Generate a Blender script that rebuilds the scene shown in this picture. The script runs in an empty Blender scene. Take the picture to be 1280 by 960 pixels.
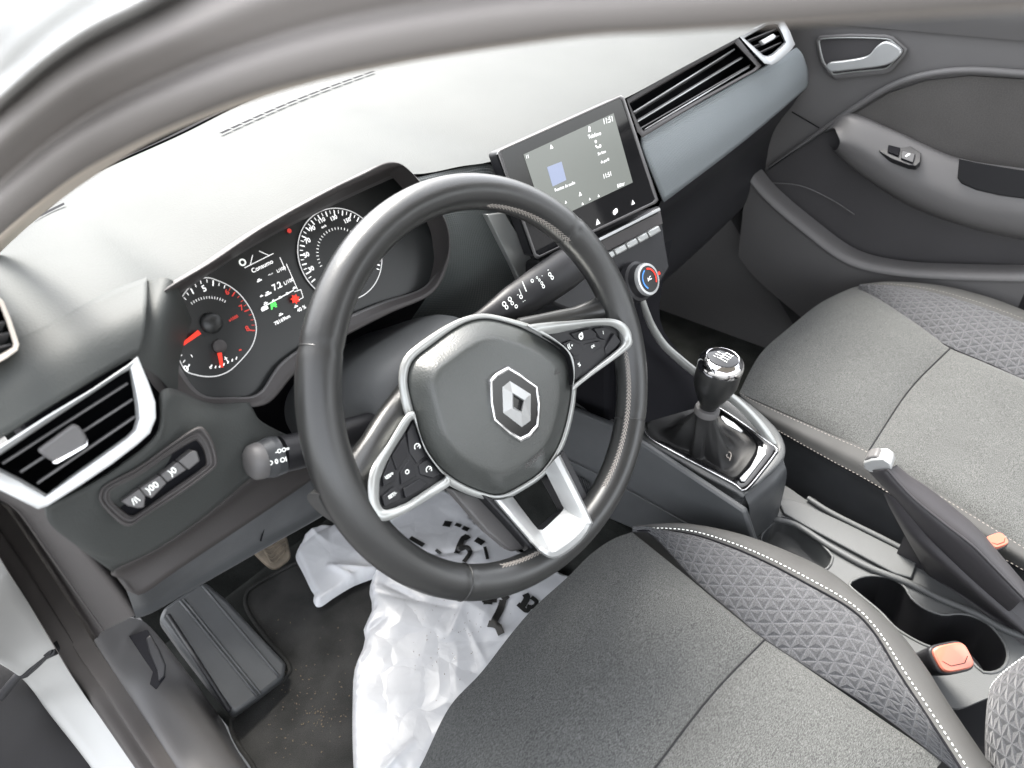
import bpy, bmesh, math, random
from mathutils import Vector, Matrix
random.seed(7)
V = Vector
scene = bpy.context.scene
COL = scene.collection
# ---------------------------------------------------------------- camera model (metres, car axes: x right, y forward, z up)
RC = [V((0.6615907, -0.7456926, -0.0789957)), V((-0.5132679, -0.3735251, -0.7726804)), V((0.5466752, 0.5517442, -0.6298609))]
CAM = V((-0.687165, -0.342395, 1.046432)); F = 871.84
def ray(u, v):
    a = (u-640)/F; b = (v-480)/F
    return RC[0]*a + RC[1]*b + RC[2]
def at(u, v, i, val):
    d = ray(u, v); return CAM + d*((val-CAM[i])/d[i])
def X(u, v, x): return at(u, v, 0, x)
def Y(u, v, y): return at(u, v, 1, y)
def Z(u, v, z): return at(u, v, 2, z)
def onp(u, v, P, n):
    d = ray(u, v); return CAM + d*((P-CAM).dot(n)/d.dot(n))
# ---------------------------------------------------------------- curve helpers
def cr(pts, n, closed=False):
    """Catmull-Rom through pts, resampled to n points by arc length"""
    m = len(pts)
    if m == 2 and not closed:
        return [pts[0].lerp(pts[1], i/(n-1)) for i in range(n)]
    fine = []
    segs = m if closed else m-1
    K = 12
    for i in range(segs):
        if closed:
            p0, p1, p2, p3 = pts[(i-1) % m], pts[i], pts[(i+1) % m], pts[(i+2) % m]
        else:
            p1, p2 = pts[i], pts[i+1]
            p0 = pts[i-1] if i > 0 else p1*2-p2
            p3 = pts[i+2] if i+2 < m else p2*2-p1
        for k in range(K):
            t = k/K
            fine.append(0.5*((2*p1)+(-p0+p2)*t+(2*p0-5*p1+4*p2-p3)*t*t+(-p0+3*p1-3*p2+p3)*t**3))
    fine.append(pts[0].copy() if closed else pts[-1].copy())
    L = [0]
    for a, b in zip(fine, fine[1:]): L.append(L[-1]+(b-a).length)
    T = L[-1]; out = []; j = 0
    cnt = n if closed else n-1
    for i in range(n):
        s = T*i/cnt
        while j < len(L)-2 and L[j+1] < s: j += 1
        d = L[j+1]-L[j]
        out.append(fine[j].lerp(fine[j+1], (s-L[j])/d if d > 0 else 0))
    return out
def crx(pts, sub=6):
    """Catmull-Rom keeping parametrisation"""
    m = len(pts); fine = []
    if m == 2: return [pts[0].lerp(pts[1], k/sub) for k in range(sub+1)]
    for i in range(m-1):
        p1, p2 = pts[i], pts[i+1]
        p0 = pts[i-1] if i > 0 else p1*2-p2
        p3 = pts[i+2] if i+2 < m else p2*2-p1
        for k in range(sub):
            t = k/sub
            fine.append(0.5*((2*p1)+(-p0+p2)*t+(2*p0-5*p1+4*p2-p3)*t*t+(-p0+3*p1-3*p2+p3)*t**3))
    fine.append(pts[-1].copy()); return fine
# ---------------------------------------------------------------- object helpers
ORG = {}
def root_of(o): return ORG.get(o.name, V((0, 0, 0)))
def thing(name, label, cat, loc, group=None):
    o = bpy.data.objects.new(name, None); COL.objects.link(o); o.location = loc
    o.empty_display_size = .02
    o['label'] = label; o['category'] = cat
    if group: o['group'] = group
    ORG[o.name] = V(loc); return o
def tag(o, label, cat, group=None):
    o['label'] = label; o['category'] = cat
    if group: o['group'] = group
    return o
def struct(o): o['kind'] = 'structure'; return o
def mk(name, verts, faces, mat, parent=None, smooth=True, bevel=0, sub=0, solid=0, uv=None, seg=2, auto=None, off=-1):
    me = bpy.data.meshes.new(name)
    if parent is not None: o0 = root_of(parent)
    else:
        xs = [v[0] for v in verts]; ys = [v[1] for v in verts]; zs = [v[2] for v in verts]
        o0 = V(((min(xs)+max(xs))/2, (min(ys)+max(ys))/2, min(zs)))
    me.from_pydata([tuple(V(v)-o0) for v in verts], [], faces)
    if uv:
        l = me.uv_layers.new(name='UVMap')
        for p in me.polygons:
            for li, vi in zip(p.loop_indices, p.vertices): l.data[li].uv = uv[vi]
    me.update()
    o = bpy.data.objects.new(name, me); COL.objects.link(o)
    if parent is not None: o.parent = parent
    else: o.location = o0
    ORG[o.name] = o0
    me.materials.append(mat)
    if smooth:
        for p in me.polygons: p.use_smooth = True
        if auto: me.set_sharp_from_angle(angle=math.radians(auto))
    if solid:
        m = o.modifiers.new('s', 'SOLIDIFY'); m.thickness = solid; m.offset = off
    if bevel:
        m = o.modifiers.new('b', 'BEVEL'); m.width = bevel; m.segments = seg; m.limit_method = 'ANGLE'; m.angle_limit = math.radians(28)
        m.harden_normals = False
    if sub:
        m = o.modifiers.new('u', 'SUBSURF'); m.levels = sub; m.render_levels = sub
    return o
def gridfaces(r, c, cu=False, cv=False):
    f = []
    for i in range(r-(0 if cu else 1)):
        for j in range(c-(0 if cv else 1)):
            a = i*c+j; b = i*c+(j+1) % c; d = ((i+1) % r)*c+j; e = ((i+1) % r)*c+(j+1) % c
            f.append((a, b, e, d))
    return f
def loft(name, curves, mat, parent=None, n=48, pairs=False, sub=5, closed=False, smoothrows=True, solid=0, scale=1, **k):
    """surface through a list of curves; each is resampled to n points"""
    cs = [cr(c, n, closed) for c in curves] if not pairs else [crx(c, 8) for c in curves]
    n = len(cs[0])
    if smoothrows and len(cs) > 2:
        cols = [crx([c[j] for c in cs], sub) for j in range(n)]
    elif smoothrows:
        cols = [crx([c[j] for c in cs], sub) for j in range(n)]
    else: cols = [[c[j] for c in cs] for j in range(n)]
    R = len(cols[0])
    vs = [cols[j][i] for i in range(R) for j in range(n)]
    uvs = []
    jm = n//2
    acc = [0]
    for i in range(1, R): acc.append(acc[-1]+(cols[jm][i]-cols[jm][i-1]).length)
    ll = [0]; im = R//2
    for j in range(1, n): ll.append(ll[-1]+(cols[j][im]-cols[j-1][im]).length)
    for i in range(R):
        for j in range(n): uvs.append((ll[j], acc[i]))
    return mk(name, vs, gridfaces(R, n, cv=closed), mat, parent, uv=uvs, solid=solid, **k)
def patch(A, B, n=48, m=14, bulge=0, up=V((0, 0, 1)), side=False, p=4):
    a = cr(A, n); b = cr(B, n); rows = []
    for i in range(m+1):
        t = i/m; w = 1-abs(2*t-1)**p
        r = []
        for j in range(n):
            ws = 1 if not side else 1-abs(2*j/(n-1)-1)**10
            r.append(a[j].lerp(b[j], t)+up*bulge*w*ws)
        rows.append(r)
    return rows
def sheet(name, rows, mat, parent=None, **k):
    R = len(rows); n = len(rows[0]); jm = n//2; im = R//2
    acc = [0]
    for i in range(1, R): acc.append(acc[-1]+(rows[i][jm]-rows[i-1][jm]).length)
    ll = [0]
    for j in range(1, n): ll.append(ll[-1]+(rows[im][j]-rows[im][j-1]).length)
    return mk(name, [v for r in rows for v in r], gridfaces(R, n), mat, parent, uv=[(ll[j], acc[i]) for i in range(R) for j in range(n)], **k)
def tubedata(pts, r, seg=12, closed=False, caps=True, flat=1.0, ref=None):
    n = len(pts); vs = []; fs = []
    rr = r if isinstance(r, (list, tuple)) else [r]*n
    prev = None
    for i, p in enumerate(pts):
        if closed: t = (pts[(i+1) % n]-pts[i-1])
        else: t = pts[min(i+1, n-1)]-pts[max(i-1, 0)]
        t.normalize()
        if ref is not None: a = ref-t*ref.dot(t)
        elif prev is None:
            a = V((0, 0, 1)) if abs(t.z) < .9 else V((1, 0, 0)); a = a-t*a.dot(t)
        else: a = prev-t*prev.dot(t)
        a.normalize(); prev = a; b = t.cross(a)
        for k in range(seg):
            an = 2*math.pi*k/seg
            vs.append(p+a*math.cos(an)*rr[i]*flat+b*math.sin(an)*rr[i])
    fs = gridfaces(n, seg, cu=closed, cv=True)
    if not closed and caps:
        fs.append(tuple(range(seg))[::-1]); fs.append(tuple((n-1)*seg+k for k in range(seg)))
    return vs, fs
def tube(name, pts, r, mat, parent=None, seg=12, closed=False, n=None, flat=1.0, ref=None, **k):
    if n:
        if isinstance(r, (list, tuple)):
            m = len(r); rn = []
            for i in range(n):
                f = i/(n-1)*(m-1); a = int(min(f, m-2)); rn.append(r[a]+(r[a+1]-r[a])*(f-a))
            r = rn
        pts = cr(pts, n, closed)
    vs, fs = tubedata(pts, r, seg, closed, True, flat, ref)
    return mk(name, vs, fs, mat, parent, auto=50, **k)
def prism(name, outline, depth, mat, parent=None, bevel=.0015, n=None, closed_smooth=False, smooth=True, **k):
    """outline: list of 3D points (roughly planar); extruded by vector depth"""
    if n: outline = cr(outline, n, True)
    m = len(outline)
    vs = [p.copy() for p in outline]+[p+depth for p in outline]
    fs = [tuple(range(m)), tuple(range(2*m-1, m-1, -1))]
    for i in range(m): fs.append((i, i+m, (i+1) % m+m, (i+1) % m))
    o = mk(name, vs, fs, mat, parent, smooth=smooth, bevel=bevel, auto=35, **k)
    bm = bmesh.new(); bm.from_mesh(o.data); bmesh.ops.recalc_face_normals(bm, faces=bm.faces); bm.to_mesh(o.data); bm.free()
    return o
def frame(name, loops, mat, parent=None, n=64, bevel=0, cls=True, auto=None, **k):
    """closed loops lofted one to the next"""
    cs = [cr(l, n, True) if cls else l for l in loops]
    m = len(cs[0])
    return mk(name, [v for c in cs for v in c], gridfaces(len(cs), m, cv=True), mat, parent, bevel=bevel, auto=auto, **k)
def lathe(name, base, axis, prof, mat, parent=None, seg=40, ex=None, sx=1.0, **k):
    axis = axis.normalized()
    a = ex if ex is not None else (V((1, 0, 0)) if abs(axis.x) < .8 else V((0, 1, 0)))
    a = (a-axis*a.dot(axis)).normalized(); b = axis.cross(a)
    vs = []
    for r, h in prof:
        for i in range(seg):
            t = 2*math.pi*i/seg
            vs.append(base+axis*h+a*r*math.cos(t)*sx+b*r*math.sin(t))
    fs = gridfaces(len(prof), seg, cv=True)
    fs.append(tuple(range(seg))[::-1]); fs.append(tuple((len(prof)-1)*seg+i for i in range(seg)))
    return mk(name, vs, fs, mat, parent, auto=40, **k)
def merge(name, datas, mat, parent=None, **k):
    vs = []; fs = []
    for v, f in datas:
        o = len(vs); vs += list(v); fs += [tuple(i+o for i in q) for q in f]
    return mk(name, vs, fs, mat, parent, **k)
FONTS = {}
def textdata(s, P, R, U, size, ext=.0003, bold=0):
    """returns (verts, faces) of the text, centred on P, along R with up U"""
    cu = bpy.data.curves.new('t', 'FONT'); cu.body = s; cu.size = size; cu.align_x = 'CENTER'; cu.align_y = 'CENTER'
    cu.extrude = 0; cu.offset = bold; cu.resolution_u = 3
    o = bpy.data.objects.new('t', cu); COL.objects.link(o)
    dg = bpy.context.evaluated_depsgraph_get(); dg.update()
    me = o.evaluated_get(dg).to_mesh()
    N = R.cross(U).normalized()
    vs = [P+R*v.co.x+U*v.co.y+N*ext for v in me.vertices]
    fs = [tuple(p.vertices) for p in me.polygons]
    o.evaluated_get(dg).to_mesh_clear()
    bpy.data.objects.remove(o); bpy.data.curves.remove(cu)
    return vs, fs
def bar(P, Q, w, N, h=.0003):
    d = (Q-P); s = N.cross(d).normalized()*w/2; n = N*h
    return [P-s+n, Q-s+n, Q+s+n, P+s+n], [(0, 1, 2, 3)]
def poly(pts): return list(pts), [tuple(range(len(pts)))]
def disc(P, R, U, r, n=20, r0=0, a0=0, a1=360, h=.0003):
    N = R.cross(U).normalized(); k = int(n*(a1-a0)/360)+1
    o = [P+N*h+(R*math.cos(math.radians(a0+(a1-a0)*i/k))+U*math.sin(math.radians(a0+(a1-a0)*i/k)))*r for i in range(k+1)]
    if r0 == 0: return o[:-1] if a1-a0 == 360 else o+[P+N*h], [tuple(range(len(o) if a1-a0 == 360 else len(o)+1))[:(-1 if a1-a0 == 360 else None)]]
    q = [P+N*h+(R*math.cos(math.radians(a0+(a1-a0)*i/k))+U*math.sin(math.radians(a0+(a1-a0)*i/k)))*r0 for i in range(k+1)]
    return o+q, [(i, i+1, k+2+i, k+1+i) for i in range(k)]
# ---------------------------------------------------------------- materials
def mat(name, col, rough=.5, spec=.5, metal=0, bump=None, bscale=800, bstr=.3, var=0, vscale=30, coat=0, coatr=.1, sheen=0, emit=None, es=0, aniso=None, dist=.0004, alpha=None, transmission=0, stretch=None, var2=0, v2scale=600, rvar=0):
    m = bpy.data.materials.new(name); m.use_nodes = True; nt = m.node_tree; N = nt.nodes; L = nt.links
    b = N['Principled BSDF']
    c = (*col, 1)
    b.inputs['Base Color'].default_value = c; b.inputs['Roughness'].default_value = rough
    b.inputs['Specular IOR Level'].default_value = spec; b.inputs['Metallic'].default_value = metal
    b.inputs['Coat Weight'].default_value = coat; b.inputs['Coat Roughness'].default_value = coatr
    b.inputs['Sheen Weight'].default_value = sheen; b.inputs['Sheen Roughness'].default_value = .4
    if transmission: b.inputs['Transmission Weight'].default_value = transmission
    if emit: b.inputs['Emission Color'].default_value = (*emit, 1); b.inputs['Emission Strength'].default_value = es
    tc = N.new('ShaderNodeTexCoord'); src = tc.outputs['Object']
    if stretch:
        mp = N.new('ShaderNodeMapping'); mp.inputs['Scale'].default_value = stretch; L.new(src, mp.inputs['Vector']); src = mp.outputs['Vector']
    col_out = None
    if var or var2:
        h = None
        def noise(sc, det, amt):
            n = N.new('ShaderNodeTexNoise'); n.inputs['Scale'].default_value = sc; n.inputs['Detail'].default_value = det
            L.new(src, n.inputs['Vector'])
            r = N.new('ShaderNodeMapRange'); r.inputs['From Min'].default_value = .3; r.inputs['From Max'].default_value = .7
            r.inputs['To Min'].default_value = 1-amt; r.inputs['To Max'].default_value = 1+amt; L.new(n.outputs['Fac'], r.inputs['Value'])
            return r.outputs['Result']
        if var: h = noise(vscale, 4, var)
        if var2:
            h2 = noise(v2scale, 2, var2)
            if h is None: h = h2
            else:
                mm = N.new('ShaderNodeMath'); mm.operation = 'MULTIPLY'; L.new(h, mm.inputs[0]); L.new(h2, mm.inputs[1]); h = mm.outputs[0]
        vm = N.new('ShaderNodeVectorMath'); vm.operation = 'SCALE'; vm.inputs[0].default_value = col; L.new(h, vm.inputs['Scale'])
        L.new(vm.outputs[0], b.inputs['Base Color'])
    if rvar:
        n = N.new('ShaderNodeTexNoise'); n.inputs['Scale'].default_value = 25; n.inputs['Detail'].default_value = 6; L.new(tc.outputs['Object'], n.inputs['Vector'])
        r = N.new('ShaderNodeMapRange'); r.inputs['From Min'].default_value = .3; r.inputs['From Max'].default_value = .7
        r.inputs['To Min'].default_value = rough-rvar; r.inputs['To Max'].default_value = rough+rvar; L.new(n.outputs['Fac'], r.inputs['Value']); L.new(r.outputs['Result'], b.inputs['Roughness'])
    if bump:
        if bump == 'noise':
            n = N.new('ShaderNodeTexNoise'); n.inputs['Scale'].default_value = bscale; n.inputs['Detail'].default_value = 3; L.new(src, n.inputs['Vector']); o = n.outputs['Fac']
        elif bump == 'grain':
            n = N.new('ShaderNodeTexVoronoi'); n.inputs['Scale'].default_value = bscale; n.feature = 'SMOOTH_F1'; L.new(src, n.inputs['Vector']); o = n.outputs['Distance']
        elif bump == 'dots':
            n = N.new('ShaderNodeTexVoronoi'); n.inputs['Scale'].default_value = bscale; n.inputs['Randomness'].default_value = .1; L.new(tc.outputs['UV'], n.inputs['Vector']); o = n.outputs['Distance']
        bp = N.new('ShaderNodeBump'); bp.inputs['Strength'].default_value = bstr; bp.inputs['Distance'].default_value = dist
        L.new(o, bp.inputs['Height']); L.new(bp.outputs['Normal'], b.inputs['Normal'])
    return m
M = {}
M['dash'] = mat('dash_soft_plastic', (.048, .051, .049), .62, .27, bump='grain', bscale=700, bstr=.35, dist=.0005, var=.08, vscale=8)
M['dashlow'] = mat('dash_hard_plastic', (0.0496, 0.0453, 0.0446), .5, .4, bump='grain', bscale=900, bstr=.2, var=.06, vscale=8)
M['greyplast'] = mat('grey_plastic', (.105, .102, .102), .5, .45, bump='grain', bscale=900, bstr=.15, var=.05, vscale=10)
M['console'] = mat('console_plastic', (0.0527, 0.0558, 0.0589), .42, .5, bump='grain', bscale=900, bstr=.15, var=.10, vscale=12, rvar=.06)
M['consoletop'] = mat('console_grained_plastic', (0.0930, 0.0967, 0.0980), .5, .45, bump='grain', bscale=1100, bstr=.3, var=.06, vscale=12)
M['dark'] = mat('dark_plastic', (.017, .017, .019), .45, .4, bump='noise', bscale=600, bstr=.1)
M['void'] = mat('unlit_recess_plastic', (.009, .009, .011), .8, .1)
M['gloss'] = mat('piano_black', (.008, .008, .009), .06, .5)
M['leather'] = mat('black_leather', (0.0161, 0.0167, 0.0167), .33, .7, bump='grain', bscale=900, bstr=.22, dist=.0003, var=.15, vscale=14, rvar=.05)
M['hub'] = mat('grained_airbag_vinyl', (.060, .064, .061), .38, .7, bump='grain', bscale=720, bstr=.55, dist=.0004, var=.05, vscale=20)
M['grip'] = mat('handbrake_grip_plastic', (0.0372, 0.0353, 0.0384), .5, .45, bump='grain', bscale=900, bstr=.2)
M['boot'] = mat('gaiter_leather', (.022, .022, .022), .5, .45, bump='grain', bscale=900, bstr=.25)
M['railseal'] = mat('soft_seal_rubber', (.21, .195, .185), .7, .25)
M['thread'] = mat('grey_thread', (.26, .24, .22), .8, .2)
M['silver'] = mat('satin_silver', (.50, .51, .51), .30, .6, metal=.5, var=.03, vscale=40, rvar=.03)
M['satin'] = mat('satin_painted_metal', (.40, .41, .40), .30, .6, metal=.5, rvar=.03)
M['chrome'] = mat('chrome', (.82, .82, .83), .08, .5, metal=1)
M['trim'] = mat('dotted_trim', (.30, .33, .345), .42, .6, metal=.1, bump='dots', bscale=330, bstr=1.0, dist=.0012)
M['pebble'] = mat('dotted_dark_panel', (0.0527, 0.0595, 0.0583), .42, .5, bump='dots', bscale=330, bstr=.8, dist=.0008)
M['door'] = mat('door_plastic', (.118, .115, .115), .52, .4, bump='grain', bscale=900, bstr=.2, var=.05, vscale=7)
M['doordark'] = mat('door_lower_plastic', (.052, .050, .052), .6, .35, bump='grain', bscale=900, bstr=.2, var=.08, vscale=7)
M['doorfab'] = mat('door_insert_vinyl', (.080, .076, .073), .7, .3, bump='noise', bscale=700, bstr=.3, var=.10, vscale=9, var2=.15, v2scale=500)
M['rubber'] = mat('rubber_seal', (.080, .072, .068), .6, .35, bump='noise', bscale=500, bstr=.15, var=.12, vscale=10)
M['headliner'] = mat('pillar_trim', (.62, .56, .49), .75, .25)
M['paint'] = mat('white_car_paint', (0.4960, 0.4960, 0.4836), .42, .4, coat=.15, coatr=.2, var=.02, vscale=5)
M['carpet'] = mat('black_carpet', (0.0186, 0.0198, 0.0186), .95, .1, bump='noise', bscale=900, bstr=.9, dist=.002, var=.30, vscale=22, var2=.5, v2scale=900)
M['matm'] = mat('floor_mat_carpet', (.034, .034, .033), .95, .1, bump='noise', bscale=1000, bstr=.8, dist=.0015, var=.35, vscale=16, var2=.45, v2scale=1000)
M['white'] = mat('glowing_white_print', (.80, .82, .80), .5, .3, emit=(.9, .95, .92), es=.10)  # faint glow added to printed symbols and seat stitches, which are no lamps
M['lit'] = mat('backlit_white', (.7, .7, .7), .5, .3, emit=(1, 1, 1), es=.16)
M['litdim'] = mat('backlit_dim', (.4, .4, .4), .5, .3, emit=(.8, .85, .8), es=.18)
M['red'] = mat('backlit_red', (.7, .03, .02), .5, .3, emit=(1, .05, .02), es=.12)
M['reddim'] = mat('backlit_red_dim', (.5, .05, .04), .5, .3, emit=(1, .07, .05), es=.06)
M['green'] = mat('backlit_green', (.1, .6, .1), .5, .3, emit=(.1, .9, .15), es=.12)
M['plate'] = mat('gauge_face', (.012, .013, .013), .35, .5)
M['buckle'] = mat('orange_red_button', (.50, .15, .10), .32, .5, coat=.3)
M['pedal'] = mat('worn_pedal_rubber', (0.0992, 0.0806, 0.0589), .55, .4, var=.4, vscale=60)
M['print'] = mat('black_ink', (0.0093, 0.0093, 0.0093), .35, .5)
M['crumb'] = mat('dry_grass_crumbs', (0.1364, 0.1054, 0.0744), .9, .1)
M['asphalt'] = mat('asphalt', (.10, .10, .10), .9, .2, bump='noise', bscale=60, bstr=.5, var=.25, vscale=12)
def bagmat():
    m = mat('white_plastic_film', (.50, .51, .53), .28, .5)
    b = m.node_tree.nodes['Principled BSDF']; N = m.node_tree.nodes; L = m.node_tree.links
    tc = N.new('ShaderNodeTexCoord')
    n = N.new('ShaderNodeTexNoise'); n.inputs['Scale'].default_value = 16; n.inputs['Detail'].default_value = 3; n.inputs['Distortion'].default_value = .5
    L.new(tc.outputs['Object'], n.inputs['Vector'])
    v = N.new('ShaderNodeTexVoronoi'); v.inputs['Scale'].default_value = 17; v.feature = 'DISTANCE_TO_EDGE'
    mx = N.new('ShaderNodeVectorMath'); mx.operation = 'ADD'; L.new(tc.outputs['Object'], mx.inputs[0])
    sc = N.new('ShaderNodeVectorMath'); sc.operation = 'SCALE'; sc.inputs['Scale'].default_value = .03; L.new(n.outputs['Color'], sc.inputs[0]); L.new(sc.outputs[0], mx.inputs[1])
    L.new(mx.outputs[0], v.inputs['Vector'])
    b1 = N.new('ShaderNodeBump'); b1.inputs['Strength'].default_value = .28; b1.inputs['Distance'].default_value = .010; L.new(v.outputs['Distance'], b1.inputs['Height'])
    b2 = N.new('ShaderNodeBump'); b2.inputs['Strength'].default_value = .16; b2.inputs['Distance'].default_value = .004; L.new(n.outputs['Fac'], b2.inputs['Height']); L.new(b1.outputs['Normal'], b2.inputs['Normal'])
    L.new(b2.outputs['Normal'], b.inputs['Normal'])
    b.inputs['Subsurface Weight'].default_value = 0
    return m
M['bag'] = bagmat()
def fabric(name, c0, c1, triangles=False):
    m = bpy.data.materials.new(name); m.use_nodes = True; nt = m.node_tree; N = nt.nodes; L = nt.links
    b = N['Principled BSDF']; b.inputs['Roughness'].default_value = .92; b.inputs['Specular IOR Level'].default_value = .15
    b.inputs['Sheen Weight'].default_value = .15; b.inputs['Sheen Roughness'].default_value = .5
    tc = N.new('ShaderNodeTexCoord')
    mp = N.new('ShaderNodeMapping'); mp.inputs['Scale'].default_value = (1, 3.2, 1.5); mp.inputs['Rotation'].default_value = (0, 0, .5)
    L.new(tc.outputs['Object'], mp.inputs['Vector'])
    n = N.new('ShaderNodeTexNoise'); n.inputs['Scale'].default_value = 430; n.inputs['Detail'].default_value = 3; n.inputs['Roughness'].default_value = .7; L.new(mp.outputs[0], n.inputs['Vector'])
    n2 = N.new('ShaderNodeTexNoise'); n2.inputs['Scale'].default_value = 9; n2.inputs['Detail'].default_value = 3; L.new(tc.outputs['Object'], n2.inputs['Vector'])
    r = N.new('ShaderNodeValToRGB'); r.color_ramp.elements[0].position = .36; r.color_ramp.elements[1].position = .66
    r.color_ramp.elements[0].color = (*c0, 1); r.color_ramp.elements[1].color = (*c1, 1); L.new(n.outputs['Fac'], r.inputs['Fac'])
    mr = N.new('ShaderNodeMapRange'); mr.inputs['To Min'].default_value = .85; mr.inputs['To Max'].default_value = 1.15; L.new(n2.outputs['Fac'], mr.inputs['Value'])
    vs = N.new('ShaderNodeVectorMath'); vs.operation = 'SCALE'; L.new(r.outputs['Color'], vs.inputs[0]); L.new(mr.outputs[0], vs.inputs['Scale'])
    colr = vs.outputs[0]
    bp = N.new('ShaderNodeBump'); bp.inputs['Strength'].default_value = .5; bp.inputs['Distance'].default_value = .0006; L.new(n.outputs['Fac'], bp.inputs['Height'])
    nw = N.new('ShaderNodeTexNoise'); nw.inputs['Scale'].default_value = 14; nw.inputs['Detail'].default_value = 4; nw.inputs['Distortion'].default_value = .6; L.new(tc.outputs['Object'], nw.inputs['Vector'])
    bw = N.new('ShaderNodeBump'); bw.inputs['Strength'].default_value = .35; bw.inputs['Distance'].default_value = .006; L.new(nw.outputs['Fac'], bw.inputs['Height']); L.new(bp.outputs['Normal'], bw.inputs['Normal']); bp = bw
    if triangles:
        nd = N.new('ShaderNodeTexNoise'); nd.inputs['Scale'].default_value = 40; L.new(tc.outputs['Object'], nd.inputs['Vector'])
        prev = None
        for ang in (8, 68, 128):
            a = math.radians(ang)
            d = N.new('ShaderNodeVectorMath'); d.operation = 'DOT_PRODUCT'; d.inputs[1].default_value = (math.cos(a)/.0145, math.sin(a)/.0145, 0); L.new(tc.outputs['UV'], d.inputs[0])
            ad = N.new('ShaderNodeMath'); ad.operation = 'MULTIPLY_ADD'; L.new(nd.outputs['Fac'], ad.inputs[0]); ad.inputs[1].default_value = .12; L.new(d.outputs['Value'], ad.inputs[2])
            pp = N.new('ShaderNodeMath'); pp.operation = 'PINGPONG'; pp.inputs[1].default_value = .5; L.new(ad.outputs[0], pp.inputs[0])
            if prev is None: prev = pp.outputs[0]
            else:
                mn = N.new('ShaderNodeMath'); mn.operation = 'MINIMUM'; L.new(prev, mn.inputs[0]); L.new(pp.outputs[0], mn.inputs[1]); prev = mn.outputs[0]
        li = N.new('ShaderNodeMapRange'); li.inputs['From Min'].default_value = .03; li.inputs['From Max'].default_value = .10; li.inputs['To Min'].default_value = 1; li.inputs['To Max'].default_value = 0
        li.interpolation_type = 'SMOOTHSTEP'; L.new(prev, li.inputs['Value'])
        sh = N.new('ShaderNodeMapRange'); sh.inputs['To Min'].default_value = 1; sh.inputs['To Max'].default_value = 1.4; L.new(li.outputs[0], sh.inputs['Value'])
        v2 = N.new('ShaderNodeVectorMath'); v2.operation = 'SCALE'; L.new(colr, v2.inputs[0]); L.new(sh.outputs[0], v2.inputs['Scale']); colr = v2.outputs[0]
        pk = N.new('ShaderNodeMapRange'); pk.inputs['From Max'].default_value = .33; L.new(prev, pk.inputs['Value'])
        bt = N.new('ShaderNodeBump'); bt.inputs['Strength'].default_value = .7; bt.inputs['Distance'].default_value = .0025; L.new(pk.outputs[0], bt.inputs['Height']); L.new(bp.outputs['Normal'], bt.inputs['Normal'])
        bp = bt
    L.new(colr, b.inputs['Base Color']); L.new(bp.outputs['Normal'], b.inputs['Normal'])
    return m
M['seat'] = fabric('seat_fabric', (.031, .032, .032), (.116, .119, .116))
M['tri'] = fabric('quilted_seat_fabric', (.038, .039, .042), (.080, .081, .086), True)
M['seatside'] = mat('seat_side_cloth', (.055, .055, .054), .72, .3, bump='noise', bscale=700, bstr=.25, var=.1, vscale=20)
M['backcloth'] = mat('seat_side_vinyl', (0.0589, 0.0608, 0.0645), .6, .35, bump='noise', bscale=700, bstr=.25, var=.1, vscale=20)

# ================================================================= STEERING WHEEL
TAU = math.radians(27); PH = math.radians(-4.5)
WC = V((-.36, 0, .66)); WN = V((0, -math.cos(TAU), math.sin(TAU)))
_y0 = V((0, math.sin(TAU), math.cos(TAU))); _x0 = V((1, 0, 0))
WX = _x0*math.cos(PH)+_y0*math.sin(PH); WY = _y0*math.cos(PH)-_x0*math.sin(PH)
def W(u, v, c=0): return onp(u, v, WC+WN*c, WN)
def WL(a, b, c=0): return WC+WX*a+WY*b+WN*c
def cz(u, v):
    t = max(0, min(1, (math.hypot(u-622, v-508)-108)/88)); return .0235*t*t*(3-2*t)
def W2(u, v, c=0): return W(u, v, c+cz(u, v))
def wp3(pts, c=0): return [W(u, v, c+cz(u, v)*1.45+(.002 if v > 640 else 0)) for u, v in pts]
def wp2(pts, c=0): return [W2(u, v, c) for u, v in pts]
def wp(pts, c=0): return [W(u, v, c) for u, v in pts]
def mixl0(a, b, t): return [(x*(1-t)+u*t, y*(1-t)+v*t) for (x, y), (u, v) in zip(a, b)]
wheel = thing('steering_wheel', 'black leather steering wheel with silver trimmed spokes and diamond badge, in front of the gauges', 'steering wheel', tuple(WC-WN*.05))
def rimpt(t, dr=0, dc=0):
    d = (math.degrees(t)-270+180) % 360-180
    r = .1695*(1-.032*math.exp(-(d/35)**2))+dr
    return WL(r*math.cos(t), r*math.sin(t), dc)
NR = 240
rad = []
for i in range(NR):
    t = 2*math.pi*i/NR; dg = math.degrees(t)
    g = 0
    for c0, w0, h0 in ((180, 26, .0022), (0, 26, .0012), (150, 14, .001), (30, 14, .001)):
        d = (dg-c0+180) % 360-180; g += h0*math.exp(-(d/w0)**2)
    for c0 in (144, 36, 228, 322):
        d = (dg-c0+180) % 360-180
        g -= .0010*math.exp(-(d/.9)**2)
    rad.append(.0152+g*.8)
vs, fs = tubedata([rimpt(2*math.pi*i/NR) for i in range(NR)], rad, 28, True, ref=WN, flat=1.05)
rim = mk('rim', vs, fs, M['leather'], wheel)
# leather joint seams
for a in (144, 36, 228, 322):
    t = math.radians(a); c = rimpt(t); tan = (rimpt(t+.01)-rimpt(t-.01)).normalized(); o = (c-WC).normalized()
    ring = [c+(o*math.cos(k*math.pi/12)+WN*math.sin(k*math.pi/12))*.0153 for k in range(24)]
    vs, fs = tubedata(ring, .0007, 6, True); mk('seam', vs, fs, M['leather'], rim)
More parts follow.
